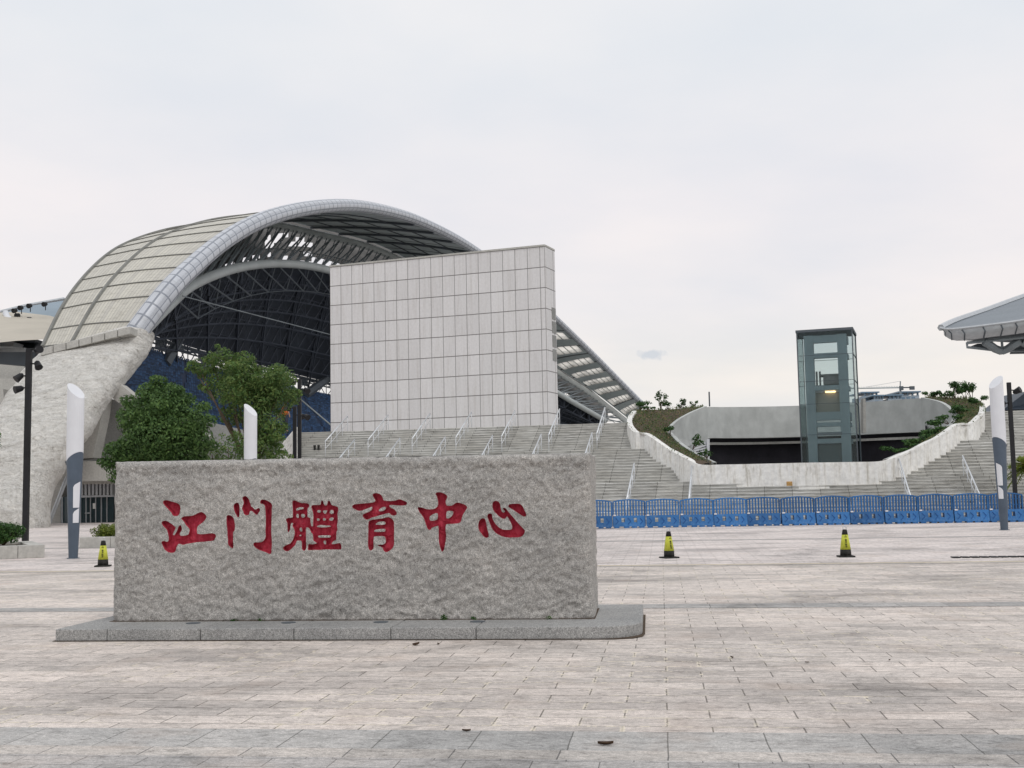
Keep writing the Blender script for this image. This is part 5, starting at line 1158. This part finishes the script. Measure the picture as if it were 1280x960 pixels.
# ------------------------------------------------------------------ low planter kerbs with shrubs
def kerb_box(p0, p1, D_, h, label, nseg):
    a = ground(*p0); b = ground(*p1); d = (b-a); Lb = d.length; d.normalize(); n_ = Vector((-d.y,d.x,0)); root = empty('planter_box', (a+b)/2, 0, label, 'planter')
    for k in range(nseg):
        q0 = a+d*(Lb*k/nseg+.006); q1 = a+d*(Lb*(k+1)/nseg-.006)
        MB().hexa([q0,q1,q1+n_*.4,q0+n_*.4]+[q_+Vector((0,0,h)) for q_ in (q0,q1,q1+n_*.4,q0+n_*.4)]).build('kerb_block', MT['concrete'], root, bevel=.012)
    MB().hexa([a+n_*.42,b+n_*.42-d*.4,b+n_*D_-d*.4,a+n_*D_]+[q_+Vector((0,0,h-.08)) for q_ in (a+n_*.42,b+n_*.42-d*.4,b+n_*D_-d*.4,a+n_*D_)]).build('soil', MT['soil'], root)
    q0 = b; MB().hexa([b-d*.39+n_*.41,b+n_*.41,b+n_*D_,b-d*.39+n_*D_]+[q_+Vector((0,0,h)) for q_ in (b-d*.39+n_*.41,b+n_*.41,b+n_*D_,b-d*.39+n_*D_)]).build('kerb_block', MT['concrete'], root, bevel=.012)
    MB().hexa([a-d*.3+n_*D_,b+n_*D_,b+n_*(D_+.35),a-d*.3+n_*(D_+.35)]+[q_+Vector((0,0,h)) for q_ in (a-d*.3+n_*D_,b+n_*D_,b+n_*(D_+.35),a-d*.3+n_*(D_+.35))]).build('kerb_block', MT['concrete'], root, bevel=.012)
kerb_box((-120,704), (56,697), 3.5, .36, 'long low concrete planter kerb at the left edge below the black pole', 5)
kerb_box((99,685.5), (330,681), 3.0, .36, 'low concrete planter kerb between the column lamp and the stone', 6)
bush(at(4,682,35), .62, .5, 3200, MT['leaf_plant'], 'round dark shrub in the planter at the left edge', 'shrubs in the low planters', 'shrub', size=.042)
bush(at(134,676,40), .5, .45, 2400, MT['leaf_yellow'], 'yellow green shrub peeping out left of the stone', 'shrubs in the low planters', 'shrub', size=.042)
# ------------------------------------------------------------------ trees
def tree(name, base, blobs_px, D, mat, per, size, label, trunk_r=.12, shell=.35, aspect=.5):
    root = empty(name, base, 0, label, 'tree')
    blobs = []; tips = []
    for (x, y, rp, dd) in blobs_px:
        c = at(x, y, D+dd); r_ = rp*D/F; blobs.append(((c.x,c.y,c.z),(r_,r_,r_*.85))); tips.append(c)
        for _ in range(9):
            d = Vector(rng.normal(0,1,3)).normalized(); c2 = c+d*r_*random.uniform(.8,1.15); rr = r_*random.uniform(.14,.40); blobs.append(((c2.x,c2.y,c2.z),(rr,rr,rr*.75)))
    p, nn = crown_points(blobs, per, shell); leaf_mesh('crown', p, nn, size, mat, parent=root, aspect=aspect)
    tr_ = MB(); cen = sum(tips, Vector())/len(tips); fork = Vector((base.x+(cen.x-base.x)*.3, base.y, base.z+(cen.z-base.z)*.45))
    tr_.tube([base-Vector((0,0,.2)), base.lerp(fork,.5)+Vector((.05,0,0)), fork], [trunk_r*1.3,trunk_r,trunk_r*.8], 9)
    for c in tips: tr_.tube([fork, fork.lerp(c,.5)+Vector((random.uniform(-.2,.2),0,.15)), c], [trunk_r*.55,trunk_r*.3,.02], 6)
    tr_.build('trunk', MT['bark'], root, smooth=True); return root
D1 = 44
tree('round_tree', at(205,600,D1).xy.to_3d(), [(200,510,36,0),(175,525,30,.3),(228,525,34,-.2),(180,560,34,0),(225,560,36,.2),(150,570,22,0),(200,545,40,-.5),(210,497,24,.1),(244,550,24,0),(188,492,18,0),(158,590,24,0),(215,600,38,0),(200,560,50,1.2),(205,525,36,1)], D1, MT['leaf_dense'], 2300, .055, 'dense round dark green tree rising left behind the stone', .12, .4, .6)
D2 = 49
tree('feathery_tree', at(318,600,D2).xy.to_3d(), [(300,468,26,0),(270,478,20,.5),(250,462,10,0),(330,478,26,0),(290,490,22,-.6),(345,498,24,.3),(315,505,30,0),(330,530,26,0),(290,520,16,.5),(336,545,20,0),(280,447,14,0),(305,452,16,.2),(262,450,9,.2),(356,474,16,0),(325,560,26,0),(345,575,18,-.4),(240,457,8,0),(365,495,12,0),(325,490,34,1.2),(300,478,26,1)], D2, MT['leaf_loose'], 1900, .07, 'loose yellowish green feathery tree in front of the blue seats', .13, .6, .35)
D3 = 46
tree('small_tree', at(285,610,D3).xy.to_3d(), [(285,560,18,0),(300,555,16,.3),(265,568,14,0),(305,575,16,0),(282,580,18,0),(255,580,12,0)], D3, MT['leaf_loose'], 900, .06, 'small bushy tree low between the round tree and the middle column lamp', .06, .5, .4)
tree('edge_tree', at(-40,620,42).xy.to_3d(), [(-35,540,26,0),(-14,552,14,0),(-10,538,10,0),(-45,570,26,0)], 42, MT['leaf_dense'], 900, .06, 'leafy tree just entering at the left edge', .08, .4, .5)
# palm at the right edge
pc = at(1286, 584, 49.3); pb = Vector((pc.x, pc.y, 0)); pr_ = empty('palm', pb, 0, 'yellow green palm fronds at the right edge behind the barriers', 'palm')
MB().tube([pb, pb+Vector((.03,0,pc.z*.5)), pc], [.22,.17,.15], 10).build('trunk', MT['bark'], pr_)
P_ = []; 
for k in range(60):
    az = random.uniform(0,6.28); elv = random.uniform(-.5,1.2); Lf = random.uniform(.8,1.25); d = Vector((math.cos(az)*math.cos(elv), math.sin(az)*math.cos(elv), math.sin(elv)))
    fm_ = MB(); pts_ = [pc + d*Lf*t_ + Vector((0,0,-.55*t_*t_*Lf)) for t_ in [i/8 for i in range(9)]]; fm_.tube(pts_, [.02]*8+[.005], 4)
    sd_ = d.cross(Vector((0,0,1))).normalized()
    for i in range(2, 9):
        for j in range(2):
            for s_ in (1,-1):
                a = pts_[i-1].lerp(pts_[i], j/2); tip = a + (sd_*s_*.75 + d*.65 + Vector((0,0,random.uniform(-.35,.1)))).normalized()*(.42*(1.15-i/10)); wd = d*.03; fm_.quad(a-wd, a+wd, tip+wd*.2, tip-wd*.2)
    fm_.build('frond', MT['leaf_palm'], pr_, recalc=False)
# ------------------------------------------------------------------ person in orange at the head of the stairs
Pp = at(356.5, 530, 68.6); Pp.z = ZTOP-.0
per_ = empty('person', Pp, R(160), 'person in an orange vest standing at the top left of the stairs behind the tree', 'person')
jv = [(0,0,.95),(0,0,1.15),(0,0,1.38),(0,.0,1.50),(0,-.01,1.62),(0,-.01,1.72),(.19,0,1.40),(.25,.02,1.14),(.24,-.10,.92),(.23,-.14,.84),(-.19,0,1.40),(-.25,.02,1.14),(-.24,-.10,.92),(-.23,-.14,.84),(.10,0,.90),(.11,-.02,.50),(.11,.02,.09),(.11,-.13,.04),(-.10,0,.90),(-.11,.0,.50),(-.11,.03,.09),(-.11,-.12,.04)]
je = [(0,1),(1,2),(2,3),(3,4),(4,5),(2,6),(6,7),(7,8),(8,9),(2,10),(10,11),(11,12),(12,13),(0,14),(14,15),(15,16),(16,17),(0,18),(18,19),(19,20),(20,21)]
jr = [.13,.13,.15,.055,.10,.07,.065,.045,.035,.03,.065,.045,.035,.03,.09,.06,.045,.035,.09,.06,.045,.035]
me = bpy.data.meshes.new('body'); me.from_pydata(jv, je, []); bo2 = bpy.data.objects.new('body', me); scene.collection.objects.link(bo2); bo2.parent = per_; me.materials.append(MT['skin'])
sk = bo2.modifiers.new('skin','SKIN'); me.skin_vertices[0].data[0].use_root = True
for i, r_ in enumerate(jr): me.skin_vertices[0].data[i].radius = (r_, r_*.8)
bo2.modifiers.new('sub','SUBSURF').levels = 1; bo2.modifiers['sub'].render_levels = 2
MB().lathe([(.15,.98),(.165,1.1),(.185,1.3),(.20,1.40),(.13,1.48),(.07,1.50)], sides=16).build('vest', MT['orange'], per_, world=False, smooth=True)
tz = MB()
for s_ in (1,-1): tz.tube([(s_*.09,0,.99),(s_*.105,-.01,.5),(s_*.11,.02,.10)], [.115,.085,.07], 12)
tz.build('trousers', MT['cloth'], per_, world=False, smooth=True)
MB().lathe([(.10,1.66),(.105,1.70),(.085,1.76),(.03,1.79)], (0,.01,0), 14).build('hair', MT['hair'], per_, world=False, smooth=True)
# pair of boots left on the steps by the first railing
for k, (x, y) in enumerate(((393.3,562.3),(398.2,562.3))):
    D = stair_hit(x, y, 63.5)-.25; w_, = (sw(at(x,y,D))[1],); s_ = sw(at(x,y,D))[0]
    zrow = [z for w0,w1,z,_ in rows if w0 <= w_ < w1]; z = zrow[0] if zrow else env(w_)
    P = st(s_, w_, z); mb = MB(); mb.tube([P+Vector((0,0,.31)), P+Vector((0,0,.15)), P+Vector((0,0,.06))], [.075,.065,.06], 10); mb.tube([P+Vector((0,.04,.055)), P+Vector((0,-.08,.05)), P+Vector((0,-.17,.04))], [.055,.05,.035], 10)
    tag(mb.build('boot', MT['rubber']), ['left one of two small upright black boots on the steps','right one of two small upright black boots on the steps'][k], 'boot', 'black boots on the steps')
